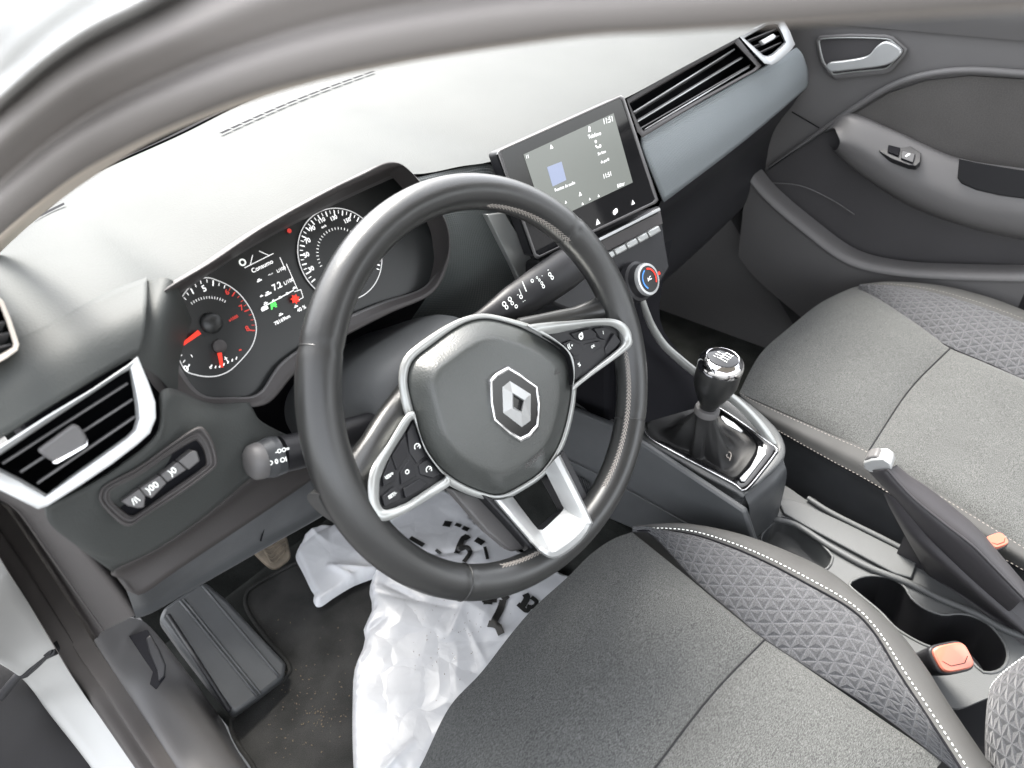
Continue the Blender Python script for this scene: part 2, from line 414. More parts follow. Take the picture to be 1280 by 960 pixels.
# cross stitching on the inner edge
def stitches(a0, a1, step=1.35):
    D = []
    a = a0
    while a < a1:
        for s in (1, -1):
            def q(ang, off):
                t = math.radians(ang); c = rimpt(t); o = (c-WC).normalized()
                th_ = math.radians(180-30+off)
                return c+(o*math.cos(th_)+WN*math.sin(th_))*.0156
            p0 = q(a, s*8); p1 = q(a+step*1.25, -s*1.5)
            D.append(tubedata([p0, p0.lerp(p1, .5)+WN*.0004, p1], .00055, 6))
        a += step
    return D
for a_, b_ in ((14, 70), (294, 350), (240, 262)): merge('stitching', stitches(a_, b_), M['thread'], wheel, auto=60)
# hub pad
padpx = [(610,398),(640,405),(662,414),(692,431),(709,446),(714,465),(714,495),(707,532),(696,562),(677,589),(651,607),(625,619),(602,615),(576,604),(550,585),(531,559),(520,525),(512,495),(509,472),(516,450),(539,431),(565,412),(587,401)]
PC = (622, 508)
def shr(px, k, cx=PC[0], cy=PC[1], dx=0, dy=0): return [(cx+(u-cx)*k+dx, cy+(v-cy)*k+dy) for u, v in px]
def hubring(k, c, dx=0, dy=0): return wp(shr(padpx, k, dx=dx, dy=dy), c)
rows = [hubring(1.0, -.040), hubring(1.0, -.028), hubring(.985, -.024), hubring(.965, -.0225), hubring(.80, -.0065, 6, -1), hubring(.76, -.0045, 7, -1), hubring(.74, -.004, 7, -1), hubring(.45, -.002, 8, 0), hubring(.15, -.001, 8, 0)]
cs = [cr(r, 96, True) for r in rows]
vs = [v for c in cs for v in c]; fs = gridfaces(len(cs), 96, cv=True); fs.append(tuple((len(cs)-1)*96+i for i in range(96)))
mk('airbag_cover', vs, fs, M['hub'], wheel, sub=1)
# silver ring around the pad
o1 = hubring(1.0, -.024); 
ringo = [(608,392),(641,399),(668,408),(697,425),(715,441),(720,462),(720,496),(713,534),(701,566),(681,594),(654,613),(627,626),(600,623),(571,612),(543,594),(523,567),(511,533),(502,505),(498,472),(505,446),(530,424),(560,405),(584,395)]
frame('pad_trim_ring', [wp(ringo, -.05), wp(ringo, -.026), wp(shr(ringo, .992), -.0235), wp(shr(padpx, 1.006), -.0225), wp(shr(padpx, .996), -.026)], M['satin'], wheel, n=96)
# backing body behind the pad
mk('hub_body', *(lambda cs: ([v for c in cs for v in c], gridfaces(len(cs), 64, cv=True)))([cr(wp(shr(ringo, k), c), 64, True) for k, c in ((.99, -.045), (.95, -.07), (.8, -.085), (.3, -.09))]), M['dark'], wheel)
# leather covered arms
def arm(px, r0, c=-.02, flat=.8): return tube('spoke_arm', [W(u, v, cc) for u, v, cc in px], r0, M['leather'], wheel, seg=24, n=30, flat=flat, ref=WN)
arm([(418,640,-.006),(438,606,-.012),(458,572,-.022),(486,528,-.034),(515,492,-.046)], [.024,.015,.0125,.0135,.015], flat=.8)
arm([(778,372,-.004),(758,384,-.010),(725,393,-.020),(690,400,-.032),(650,410,-.044)], [.022,.013,.0085,.0085,.010], flat=.8)
# button pods
def pod(outer, panel, buttons):
    fr = frame('pod_frame', [wp2(outer, -.034), wp2(outer, -.0105), wp2([(u*.97+pu*.03, v*.97+pv*.03) for (u, v), (pu, pv) in zip(outer, panel)], -.0085), wp2([(u*.35+pu*.65, v*.35+pv*.65) for (u, v), (pu, pv) in zip(outer, panel)], -.0085), wp2(panel, -.0125)], M['satin'], wheel, cls=True, n=100)
    pl = prism('button_panel', wp2(panel, -.0165), WN*-.012, M['dark'], wheel, bevel=0)
    for b, g in buttons:
        cx = sum(p[0] for p in b)/len(b); cy = sum(p[1] for p in b)/len(b)
        bb = [(cx+(u-cx)*.95, cy+(v-cy)*.95) for u, v in b]
        bo = prism('button', wp2(bb, -.0135), WN*-.005, M['dark'], wheel, bevel=.0006)
        if g: merge('symbol', g(), M['white'], bo, smooth=False)
def wt(s, u, v, size, c=-.0119, rot=0):
    R = (WX*math.cos(rot)+WY*math.sin(rot)); U = (WY*math.cos(rot)-WX*math.sin(rot))
    return textdata(s, W2(u, v, c), R, U, size, .0002, .0001)
def z6(L): return [(440+x/3.43, 380+y/3.43) for x, y in L]
def z48(L): return [(580+x/4.8, 300+y/4.8) for x, y in L]
lo = [(517,514),(506,520),(484,555),(466,581),(460,604),(462,631),(471,648),(484,651),(513,638),(542,620),(562,607),(563,600),(553,590),(534,564),(524,540),(520,522)]
lp = [(516,524),(507,538),(488,569),(476,596),(474,610),(474,626),(478,635),(485,637),(507,629),(530,614),(548,602),(557,595),(549,588),(532,564),(525,545),(520,532)]
def icon_cruise(u, v): return lambda: [disc(W2(u, v, -.0119), WX, WY, .0030, 16, .0023, -60, 200, .0002), bar(W2(u, v, -.0119), W2(u+3, v-3, -.0119), .0006, WN, .0002)]
pod(lo, lp, [
  (z6([(236,548),(262,500),(283,560),(318,655),(278,688),(246,640)]), icon_cruise(521.5, 558.5)),
  (z6([(168,652),(228,560),(242,640),(240,655),(192,716)]), None),
  (z6([(130,742),(163,660),(188,722),(188,758),(136,786)]), lambda: [wt('RES/+', 486, 595, .0036)]),
  (z6([(127,826),(182,782),(206,800),(214,838),(140,872)]), lambda: [wt('SET/-', 490.5, 619, .0036)]),
  (z6([(205,724),(245,662),(272,696),(280,738),(212,778)]), lambda: [wt('O', 509, 590, .0050)]),
  (z6([(218,792),(290,748),(330,762),(300,796),(230,836)]), None),
  (z6([(282,692),(322,662),(388,732),(345,748),(292,732)]), icon_cruise(536, 587))])
ro = [(659,407),(684,403),(713,401),(736,399),(759,398),(775,401),(786,410),(791,423),(788,434),(767,450),(742,468),(724,482),(716,489),(718,474),(718,456),(713,441),(698,427),(678,414)]
rp = [(682,419.5),(698,416),(712,413),(738,408),(757,407),(769,410),(777,418),(779,427),(772,436),(752,452),(731,469),(719,479),(716,481),(717,472),(716,460),(712,445),(705,435),(692,426)]
pod(ro, rp, [
  (z48([(640,560),(760,528),(800,560),(800,592),(700,610),(660,590)]), lambda: [disc(W2(726,420.5,-.0119), WX, WY, .0032, 14, .0014), disc(W2(727,417,-.0119), WX, WY, .0014, 8)]),
  (z48([(780,530),(845,520),(895,545),(850,600),(815,590)]), lambda: [wt('\u266a' if False else '/', 754, 416, .0045)]),
  (z48([(590,620),(640,598),(700,622),(715,690),(660,700)]), lambda: [wt('((', 711, 433, .0062), wt('+', 715, 432, .0045)]),
  (z48([(715,624),(820,602),(832,640),(735,700)]), lambda: [wt('OK', 741, 433, .0036)]),
  (z48([(905,555),(945,610),(915,645),(850,700),(845,650)]), None),
  (z48([(662,710),(725,715),(722,790),(668,845)]), lambda: [wt('%', 724, 456, .0052)])])
# lower silver U spoke
uo = [(617,625),(640,652),(663,678),(680,694),(692,698),(706,693),(727,676),(739,657),(737,644),(729,628),(714,597),(700,568),(694,573),(684,585),(676,592),(685,605),(704,637),(692,650),(679,661),(671,660),(656,642),(640,622),(632,626),(624,627)]
ui = uo
sO_ = [(617,625),(663,678),(680,694),(692,698),(706,693),(727,676),(739,657),(737,644),(700,568)]
sM_ = [(625,625),(669,675),(684,688),(692,690),(702,685),(721,670),(731,656),(729,645),(693,575)]
sI_ = [(641,621),(656,641),(671,660),(676,662),(680,661),(692,650),(704,637),(702,630),(681,588)]
loft('lower_spoke', [wp3(sO_, -.034), wp3(sO_, -.019), wp3(mixl0(sO_, sM_, .3), -.0145), wp3(sM_, -.0135), wp3(mixl0(sM_, sI_, .1), -.0145), wp3(sI_, -.024), wp3(sI_, -.034)], M['silver'], wheel, pairs=True, smoothrows=False, auto=30)
prism('lower_spoke_backing', wp2([(604,618),(640,658),(676,700),(695,708),(712,700),(748,664),(744,636),(706,562),(700,570),(690,600),(712,640),(680,668),(664,662),(634,630)], -.020), WN*-.018, M['dark'], wheel, bevel=.002)
prism('spoke_skirt', wp2([(562,610),(600,622),(618,628),(668,684),(640,690),(610,665)], -.034), WN*-.012, M['greyplast'], wheel, bevel=.002)
# badge
hexo = [(635,459),(653,470),(672,483),(675,505),(673,533),(663,545),(651,551),(636,541),(618,525),(614,503),(613,475),(621,467)]
HC = (644, 505)
def hx(k, c): return wp(shr(hexo, k, *HC), c)
bd = frame('badge', [hx(1.05, -.003), hx(1.02, .0015), hx(.98, .0022), hx(.93, .0018), hx(.91, .0008)], M['chrome'], wheel, cls=False)
prism('badge_plate', hx(.93, .0010), WN*-.003, M['gloss'], bd, bevel=0)
def lg(L, c): return wp([(560+x/5.333, 420+y/5.333) for x, y in L], c)
# raised diamond: outer ring (low), ridge (high), inner hole
Lo = [(362,342),(415,300),(552,388),(548,560),(490,607),(370,512)]
Lm = [(385,335),(418,322),(528,395),(530,548),(488,585),(385,500)]
Lr = [(412,306),(545,388),(497,600),(372,508)]
Lout = lg([(413,300),(552,390),(492,607),(366,510)], .0012)
Ltop = lg([(415,318),(538,400),(490,588),(378,500)], .0045)
Lin = lg([(430,378),(508,428),(492,508),(432,478)], .0045)
Lib = lg([(430,378),(508,428),(492,508),(432,478)], .0012)
L6o = lg([(362,340),(413,300),(552,388),(550,565),(492,607),(368,512)], .0012)
L6t = lg([(366,340),(414,304),(500,425),(505,430),(492,600),(374,510)], .0052)
vs = L6o+lg([(430,378),(430,378),(508,426),(508,428),(492,515),(430,480)], .0048)+lg([(438,392),(438,392),(500,432),(500,434),(484,500),(438,472)], .0012)
fs = []
for r in (0, 6):
    for i in range(6): fs.append((r+i, r+(i+1) % 6, r+6+(i+1) % 6, r+6+i))
mk('badge_diamond', vs, fs, M['silver'], bd, smooth=False)
# airbag marks, embossed
def emb(name, datas): return merge(name, datas, M['dashlow'], wheel, smooth=False)
emb('embossed_lettering', [textdata('AIRBAG', W(668, 574, -.0035), (WX+WY*.05).normalized(), WY, .0075, .0004, 0)])
emb('embossed_mark', [bar(W(577,538,-.004), W(583,549,-.004), .0008, WN, .0006), bar(W(577,546,-.004), W(590,539,-.004), .0008, WN, .0006)])
emb('embossed_mark', [bar(W(693,468,-.004), W(697,460,-.004), .0008, WN, .0006), bar(W(693,468,-.004), W(700,465,-.004), .0008, WN, .0006)])

# ================================================================= STEERING COLUMN
colm = thing('steering_column', 'dark grey steering column shroud behind the wheel', 'steering column', tuple(WC-WN*.2))
def rrect(w, h, c, dy=0, n=40, p=3.2):
    out = []
    for i in range(n):
        t = 2*math.pi*i/n
        cx = abs(math.cos(t))**(2/p)*math.copysign(1, math.cos(t)); sx = abs(math.sin(t))**(2/p)*math.copysign(1, math.sin(t))
        out.append(WL(0, 0, c)+_x0*w*cx+_y0*(h*sx+dy))
    return out
sec = [rrect(.044, .040, -.058), rrect(.062, .056, -.062), rrect(.076, .066, -.085, .004), rrect(.084, .068, -.13, .002), rrect(.086, .064, -.19, 0), rrect(.085, .06, -.26, 0)]
sec = [[p-_x0*.014 for p in r_] for r_ in sec]
mk('shroud', [v for c in sec for v in c], gridfaces(len(sec), 40, cv=True), M['consoletop'], colm, sub=1)
# ---- stalks
def stalk(thingobj, px, rads, m, segs=28, flat=.85):
    return tube('lever', [W(u, v, c) for u, v, c in px], rads, m, thingobj, seg=segs, n=40, flat=flat, ref=WN)
ind = thing('indicator_stalk', 'grey and black light stalk sticking out left of the steering wheel', 'stalk', tuple(W(400, 560, -.075)))
stalk(ind, [(470,530,-.085),(425,545,-.08),(385,560,-.075),(352,568,-.072)], [.012,.0135,.015,.0150], M['dark'])
stalk(ind, [(351,568,-.072),(345,570,-.072),(326,575,-.070)], [.0155,.0165,.0145], M['console'])
lathe('end_cap', W(327, 575, -.070), (W(310, 580, -.069)-W(327, 575, -.070)), [(.0145, 0), (.0148, .002), (.0138, .008), (.010, .0115), (.004, .0125)], M['greyplast'], ind)
def stext(s, u, v, c, size, tilt=.0): 
    R = (W(u+20, v-5, c)-W(u, v, c)).normalized(); U = (W(u-2, v-8, c)-W(u, v, c)); U = (U-R*U.dot(R)).normalized()
    return textdata(s, W(u, v, c), R, U, size, .0, .00012)
def onstalk(c, items, par):
    D = []
    for s, u, v, sz in items: D.append(stext(s, u, v, c, sz))
    return merge('marking', D, M['white'], par, smooth=False)
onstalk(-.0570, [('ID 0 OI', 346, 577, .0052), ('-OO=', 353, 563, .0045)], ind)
wip = thing('wiper_stalk', 'black wiper stalk with white wiper symbols, right of the steering wheel', 'stalk', tuple(W(600, 400, -.075)))
stalk(wip, [(560,420,-.085),(605,400,-.08),(640,380,-.076),(668,363,-.074),(702,340,-.072),(735,318,-.070)], [.008,.011,.0185,.0215,.0225,.019], M['dark'], flat=.7)
def wtext(s, u, v, size, c=-.054):
    R = (W(u+10, v-6, c)-W(u-10, v+6, c)).normalized(); U = WN.cross(R).normalized()
    return textdata(s, W(u, v, c), R, U, size, 0, .00012)
def drop(u, v, r=.0022, c=-.054): return disc(W(u, v, c), WX, WY, r, 14, r*.6)
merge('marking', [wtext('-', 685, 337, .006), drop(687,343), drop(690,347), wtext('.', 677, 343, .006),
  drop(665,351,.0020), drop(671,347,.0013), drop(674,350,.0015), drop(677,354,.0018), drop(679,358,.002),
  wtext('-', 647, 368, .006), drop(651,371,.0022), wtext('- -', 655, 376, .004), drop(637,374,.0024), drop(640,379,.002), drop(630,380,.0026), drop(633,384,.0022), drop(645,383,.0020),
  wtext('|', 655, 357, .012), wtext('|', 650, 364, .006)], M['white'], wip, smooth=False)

# ================================================================= INSTRUMENT CLUSTER
ct = math.radians(24)
CN = V((0, -math.cos(ct), math.sin(ct))); CP = Y(264, 408, .165)
CX = V((1, 0, 0)); CY = CN.cross(CX).normalized()
def K(u, v, c=0): return onp(u, v, CP+CN*c, CN)
def kp(pts, c=0): return [K(u, v, c) for u, v in pts]
clu = thing('instrument_cluster', 'hooded instrument cluster with red needled gauges behind the wheel', 'instrument cluster', tuple(K(360, 380, -.03)))
glass = [(209,405),(216,376),(250,351),(292,323),(349,290),(420,255),(470,232),(505,219),(527,228),(545,266),(556,296),(551,326),(529,359),(475,378),(425,400),(385,428),(349,455),(323,491),(290,496),(253,493),(228,463),(216,432)]
outer = [(181,412),(186,385),(206,362),(262,328),(330,282),(405,240),(450,218),(487,202),(513,214),(550,262),(562,294),(560,330),(540,367),(487,392),(436,418),(398,440),(366,470),(334,505),(290,509),(240,508),(207,487),(188,450)]
zo = [-.0]*22
def mixl(a, b, t): return [(x*(1-t)+u*t, y*(1-t)+v*t) for (x, y), (u, v) in zip(a, b)]
oc = [.035,.04,.045,.05,.055,.055,.055,.055,.05,.04,.03,.024,.02,.015,.01,.01,.01,.012,.015,.02,.025,.03]
Lout = [K(u, v, c) for (u, v), c in zip(outer, oc)]
Lout0 = [p-CN*.03+CN.cross(CX)*0 for p in Lout]
Lmid = [K(u, v, c*.75) for (u, v), c in zip(mixl(outer, glass, .45), oc)]
Lin1 = [K(u, v, c*.25+.003) for (u, v), c in zip(mixl(outer, glass, .82), oc)]
Lgl = kp(glass, .003)
frame('bezel', [Lout0, Lout, [K(u, v, c+.001) for (u, v), c in zip(mixl(outer, glass, .12), oc)], Lmid, Lin1], M['dashlow'], clu, n=140)
frame('inner_trim', [Lin1, [K(u, v, .006) for u, v in mixl(outer, glass, .9)], Lgl, kp(glass, -.001)], M['greyplast'], clu, n=140)
face = prism('gauge_panel', kp(shr(glass, 1.03, 380, 370), -.002), CN*-.01, M['plate'], clu, bevel=0)
def ktext(s, u, v, size, bold=.00005): return textdata(s, K(u, v, 0), CX, CY, size, .0016, bold)
G1 = K(264, 408, 0); R1 = .0555
G2 = G1+CX*.133+CY*.003
R1 = .0365; R2 = .041
def pol(G, r, deg): return G+CX*r*math.cos(math.radians(deg))+CY*r*math.sin(math.radians(deg))
def angof(G, u, v):
    q = K(u, v, 0)-G; return math.degrees(math.atan2(q.dot(CY), q.dot(CX))), q.length
ring1 = kp([(256,347),(275,352),(290,360),(303,372),(315,391),(320,410),(317,427),(309,441),(290,461),(275,469),(261,471),(245,469),(230,462),(219,437),(213,410),(222,380),(238,357)])
c1 = cr(ring1, 120, True)
rt = sorted(((math.degrees(math.atan2((p-G1).dot(CY), (p-G1).dot(CX))) % 360, (p-G1).length) for p in c1))
def rad1(a):
    a %= 360; return min(rt, key=lambda q: min(abs(q[0]-a), 360-abs(q[0]-a)))[1]
def ringband(pts, G, k0, k1, h):
    o = [G+(p-G)*k1+CN*h for p in pts]; i_ = [G+(p-G)*k0+CN*h for p in pts]; n = len(pts)
    return o+i_, [(i, (i+1) % n, n+(i+1) % n, n+i) for i in range(n)]
M['ring'] = mat('glowing_ring_grey', (.45, .45, .45), .4, .5, emit=(.8, .8, .8), es=.10)  # slight glow added so the thin grey rings do not render dark
merge('dial', [([G1+(p-G1)*.98+CN*.0005 for p in c1], [tuple(range(120))])], M['plate'], face, smooth=False)
merge('dial_ring', [ringband(c1[:], G1, .985, 1.005, .0012)], M['ring'], face, smooth=False)
merge('dial', [disc(G2, CX, CY, R2, 80, 0, 0, 360, .0005)], M['plate'], face, smooth=False)
merge('dial_ring', [disc(G2, CX, CY, R2*1.02, 90, R2*1.0, 0, 360, .0012)], M['ring'], face, smooth=False)
# tachometer
T = []
a0, r0 = angof(G1, 230, 466)    # zero
a8, _ = angof(G1, 314, 413)
a0 = a0 % 360
a8 = a8 if a8 < a0 else a8-360
def tick(G, a, r, l, w=.0007, f=1): return bar(pol(G, r*f, a), pol(G, (r-l)*f, a), w, CN, .0016)
tw = []; tr = []
N8 = 8
step = (a0-a8)/N8
for i in range(0, 33):
    a = a0-step*i/4; big = i % 4 == 0
    (tw if i <= 22 else tr).append(tick(G1, a, rad1(a)*.96, .0045 if big else .0025, .0009 if big else .0005))
for i in range(14): tw.append(tick(G1, a0-step*(3.6+i*.17), R1*.66, .0020, .0004))
for s, u, v in (('0', 232, 461), ('5', 254.5, 361), ('1', 239, 445)): tw.append(ktext(s, u, v, .0068 if s != '1' else .003, .0001))
for s, u, v in (('6', 283, 365.5), ('7', 301, 385), ('8', 308.5, 411)): tr.append(ktext(s, u, v, .0062, .0001))
tr.append(ktext('x1000', 291, 398, .0034))
for i in range(7): tw.append(bar(K(263+i*5.2, 460.5-abs(i-1.2)*1.3-max(0, i-2)*1.2, 0), K(264+i*5.2, 457.5-abs(i-1.2)*1.3-max(0, i-2)*1.3, 0), .0008, CN, .0016))
tw.append(ktext('c', 262, 459, .004)); tw.append(ktext('\u2020', 282, 449, .006)); tr.append(bar(K(298,438,0), K(301,437,0), .001, CN, .0016))
merge('tick_marks', tw, M['lit'], face, smooth=False); merge('red_marks', tr, M['reddim'], face, smooth=False)
# needles
def needle(p, q, w0, w1, par=face):
    A = K(*p, .006); B = K(*q, .006); d = (B-A).normalized(); s = CN.cross(d)
    vs = [A-s*w0, A+s*w0, B+s*w1, B-s*w1]; vs += [v+CN*.0012 for v in vs]
    return mk('needle', vs, [(3,2,1,0),(4,5,6,7),(0,1,5,4),(1,2,6,5),(2,3,7,6),(3,0,4,7)], M['red'], par, smooth=False)
needle((249, 415), (219, 437), .0018, .0009); needle((274, 441), (277, 459), .0016, .0010)
lathe('needle_hub', K(263, 404, 0), CN, [(.0085, 0), (.0085, .004), (.006, .006), (.001, .0062)], M['plate'], face)
lathe('needle_hub', K(273, 433, 0), CN, [(.0058, 0), (.0055, .004), (.004, .005), (.001, .0052)], M['dashlow'], face)
# speedometer
tw = []
for s, u, v in (('30', 388, 336.5), ('50', 382, 319), ('70', 383.5, 301.5), ('90', 389.5, 286), ('110', 401, 276), ('130', 416, 273), ('150', 433, 276), ('170', 447, 288), ('190', 458, 302)): tw.append(ktext(s, u, v,   .0056 if len(s) < 3 else .0050, .0001))
a30 = angof(G2, 376, 346)[0] % 360
for i in range(40):
    a = a30+12-i*6.1; tw.append(tick(G2, a, R2*.97, .0045 if i % 2 == 0 else .003, .0010 if i % 2 == 0 else .0006))
for i in range(26): tw.append(tick(G2, a30-i*7.5, R2*.60, .0022, .0005))
tw.append(ktext('km/h', 404, 283.5, .0026))
merge('tick_marks', tw, M['lit'], face, smooth=False)
# centre display
tw = [ktext('Consumo', 327, 333, .0052), ktext('--.-', 337, 342.5, .0038), ktext('L/100', 350.5, 337, .0038), ktext('7.2', 345.5, 358, .0072, .0001), ktext('L/100', 360, 352, .0042), ktext('78169km', 352, 400, .0042), ktext('40 %', 376, 386, .0045)]
def carico(u, v, s=.0055): 
    s *= .75
    P = K(u, v, 0); return [bar(P-CX*s*.5-CY*s*.1, P+CX*s*.5-CY*s*.1, s*.22, CN, .0016), bar(P-CX*s*.25+CY*s*.18, P+CX*s*.25+CY*s*.18, s*.14, CN, .0016)]
for u, v, s in ((323,350.5,.006),(334,367,.008),(326,370,.004),(331,379,.005),(341,376,.005),(349,372,.005),(358,367,.005),(367,360,.005),(350,393,.0055),(369,383,.005)): tw += carico(u, v, s)
tw.append(bar(K(326,385,0), K(366,363,0), .0007, CN, .0016)); tw.append(bar(K(326,388,0), K(334,384,0), .0025, CN, .0016))
tw.append(bar(K(356,338,0), K(349,322,0), .0005, CN, .0016)); tw.append(bar(K(371,362,0), K(357,330,0), .0005, CN, .0016))
tw.append(bar(K(367,365,0), K(375,362,0), .0005, CN, .0016)); tw.append(bar(K(375,362,0), K(378,372,0), .0005, CN, .0016)); tw.append(bar(K(378,372,0), K(371,376,0), .0005, CN, .0016))
tw.append(bar(K(305,335,0), K(341,317,0), .0005, CN, .0016)); tw.append(bar(K(312,331,0), K(315,319,0), .0005, CN, .0016)); tw.append(bar(K(323,314,0), K(336,320,0), .0005, CN, .0016))
merge('readout', tw, M['lit'], face, smooth=False)
merge('lamp_ring', [disc(K(303, 328, 0), CX, CY, .0030, 16, .0018)], M['litdim'], face, smooth=False)
merge('green_lamp', [ktext('A', 340, 382, .0075, .0004), ktext('=', 342, 381, .007, .0004)], M['green'], face, smooth=False)
def star(P, r, k=.6, n=7):
    out = []
    for i in range(2*n):
        a = math.pi*i/n; rr = r if i % 2 == 0 else r*k; out.append(P+CX*rr*math.cos(a)+CY*rr*math.sin(a)+CN*.0018)
    return poly(out)
merge('red_lamp', [star(K(368, 374, 0), .0045)], M['red'], face, smooth=False); merge('red_lamp', [disc(K(301+60.5, 288.5, 0), CX, CY, .0020, 12)], M['reddim'], face, smooth=False)

# ================================================================= DASHBOARD
dash = thing('dashboard', 'dark dashboard top and fascia with air vents, spanning the car below the windscreen', 'dashboard', (0, .3, .5))
ZD = .775
rowA = [Z(-60, 360, ZD), Z(0, 312, ZD), Z(60, 262, ZD), Z(112, 221, ZD), Z(225, 169, ZD), Z(330, 118, ZD), V((0.05, .62, ZD)), V((.35, .60, ZD)), V((.60, .52, ZD)), V((.72, .45, ZD))]
rowB = [Y(-60, 475, .125), Y(0, 440, .13), Y(60, 412, .135), Y(130, 372, .15), Y(178, 353, .165), Y(215, 352, .172), Y(262, 334, .174), Y(330, 291, .177), Y(405, 249, .177), Y(470, 221, .177), Y(530, 217, .168), Y(575, 208, .165), Y(625, 198, .17), Y(700, 160, .172), Y(785, 121, .175), Y(850, 86, .178), Y(925, 46, .18), Y(975, 20, .185), Y(1010, 5, .19)]
A = cr(rowA, 100); B = cr(rowB, 100)
rows = []
for i in range(25):
    t = i/24; w = math.sin(math.pi*t)**.8
    rows.append([A[j].lerp(B[j], t)+V((0, 0, 1))*.012*w for j in range(100)])
top = sheet('top_pad', rows, M['dash'], dash)
# demister slots in the top
def slot(P, Q, w=.003, nseg=1):
    N = V((0, 0, 1)); return bar(P, Q, w, N, .0)
def topat(u, v, lift=.0030):
    # intersect the ray with the pad grid by search
    best = None; d = ray(u, v).normalized()
    for i in range(24):
        for j in range(99):
            for tri in ((rows[i][j], rows[i][j+1], rows[i+1][j]), (rows[i+1][j+1], rows[i+1][j], rows[i][j+1])):
                n = (tri[1]-tri[0]).cross(tri[2]-tri[0])
                den = d.dot(n)
                if abs(den) < 1e-12: continue
                t = (tri[0]-CAM).dot(n)/den; P = CAM+d*t
                if t < 0: continue
                ok = all(((tri[(k+1) % 3]-tri[k]).cross(P-tri[k])).dot(n) >= -1e-12 for k in range(3))
                if ok: return P+V((0, 0, lift))
    return Z(u, v, ZD+.01)
sl = []
p0 = (277, 170); p1 = (470, 91)
for k in range(14):
    a = k/14; b = (k+.86)/14
    q0 = (p0[0]+(p1[0]-p0[0])*a, p0[1]+(p1[1]-p0[1])*a-3.5*math.sin(math.pi*a)); q1 = (p0[0]+(p1[0]-p0[0])*b, p0[1]+(p1[1]-p0[1])*b-3.5*math.sin(math.pi*b))
    sl.append(bar(topat(*q0), topat(*q1), .006, V((0, 0, 1)), 0))
sl.append(bar(topat(44, 277), topat(82, 258), .007, V((0, 0, 1)), 0))
merge('demister_slot', sl[:-1], M['void'], dash, smooth=False); merge('demister_slot', sl[-1:], M['void'], dash, smooth=False)
# cowl / wiper well beyond the pad
loft('cowl_seal', [[p+V((0, .001, .002)) for p in A], [p+V((0, .05, -.03)) for p in A], [p+V((0, .10, -.03)) for p in A]], M['void'], dash, n=60)
# --- left wing: roll from the top to the vent
Bl = [Y(-60, 475, .125), Y(0, 440, .13), Y(60, 412, .135), Y(130, 374, .15), Y(185, 353, .165)]
Cl = [Y(-60, 582, .082), Y(0, 549, .084), Y(60, 511, .088), Y(120, 474, .094), Y(172, 443, .10)]
Ml = [Y(-60, 520, .098), Y(0, 490, .102), Y(60, 458, .106), Y(125, 420, .112), Y(184, 388, .118)]
loft('left_wing', [Bl, Ml, Cl], M['dash'], dash, n=40, solid=.004)
# piece between vent corner and binnacle
loft('binnacle_flank', [[Y(174, 352, .172), Y(178, 385, .135), Y(160, 447, .115)], [Y(215, 350, .15), Y(205, 400, .125), Y(196, 470, .112)], [Y(240, 400, .17), Y(225, 450, .15), Y(222, 500, .125)]], M['dash'], dash, n=20)
# --- driver's lower fascia
f0 = [Y(55, 632, .076), Y(100, 610, .078), Y(150, 580, .08), Y(196, 540, .084), Y(200, 490, .10), Y(222, 492, .115), Y(262, 508, .125), Y(310, 505, .125)]
f1 = [Y(62, 652, .078), Y(110, 650, .076), Y(165, 612, .078), Y(215, 570, .082), Y(245, 535, .095), Y(262, 522, .105), Y(285, 520, .112), Y(314, 515, .12)]
f2 = [Y(100, 680, .082), Y(133, 686, .08), Y(185, 650, .08), Y(235, 615, .085), Y(275, 580, .092), Y(300, 558, .10), Y(315, 545, .107), Y(326, 530, .12)]
f3 = [Y(140, 712, .088), Y(145, 706, .087), Y(195, 682, .086), Y(250, 645, .09), Y(290, 612, .095), Y(325, 582, .10), Y(345, 565, .11), Y(370, 552, .13)]
loft('lower_fascia', [f0, f1, f2, f3], M['dash'], dash, n=50, solid=.003)
g0 = f3
g1 = [Y(158, 738, .10), Y(175, 742, .10), Y(215, 715, .10), Y(270, 678, .105), Y(320, 645, .11), Y(360, 618, .118), Y(395, 595, .13), Y(430, 575, .15)]
g2 = [Y(166, 760, .115), Y(185, 757, .115), Y(225, 734, .12), Y(275, 705, .125), Y(330, 672, .13), Y(375, 648, .14), Y(415, 624, .15), Y(455, 600, .17)]
g3 = [Y(167, 772, .125), Y(190, 763, .125), Y(230, 740, .13), Y(280, 712, .135), Y(335, 681, .14), Y(380, 656, .15), Y(418, 634, .16), Y(460, 610, .18)]
loft('knee_panel', [g0, [p.lerp(q, .5)+V((0, .012, -.0)) for p, q in zip(g0, g1)], g1], M['dashlow'], dash, n=50, solid=.003)
loft('lower_edge', [g1, g2, g3, [p+V((0, .06, -.005)) for p in g3]], M['console'], dash, n=50)
tube('panel_gap', [Y(332, 641, .1185), Y(331, 655, .123), Y(326, 676, .128)], .0008, M['void'], dash, seg=6, n=10)
# hidden body that fills behind the fascia
def boxm(name, lo_, hi_, m, parent, bevel=.01):
    (x0, y0, z0), (x1, y1, z1) = lo_, hi_
    vs = [V(p) for p in ((x0,y0,z0),(x1,y0,z0),(x1,y1,z0),(x0,y1,z0),(x0,y0,z1),(x1,y0,z1),(x1,y1,z1),(x0,y1,z1))]
    return mk(name, vs, [(0,3,2,1),(4,5,6,7),(0,1,5,4),(1,2,6,5),(2,3,7,6),(3,0,4,7)], m, parent, bevel=bevel, smooth=False)
boxm('inner_body', (-.66, .24, .45), (.66, .40, .74), M['void'], dash)
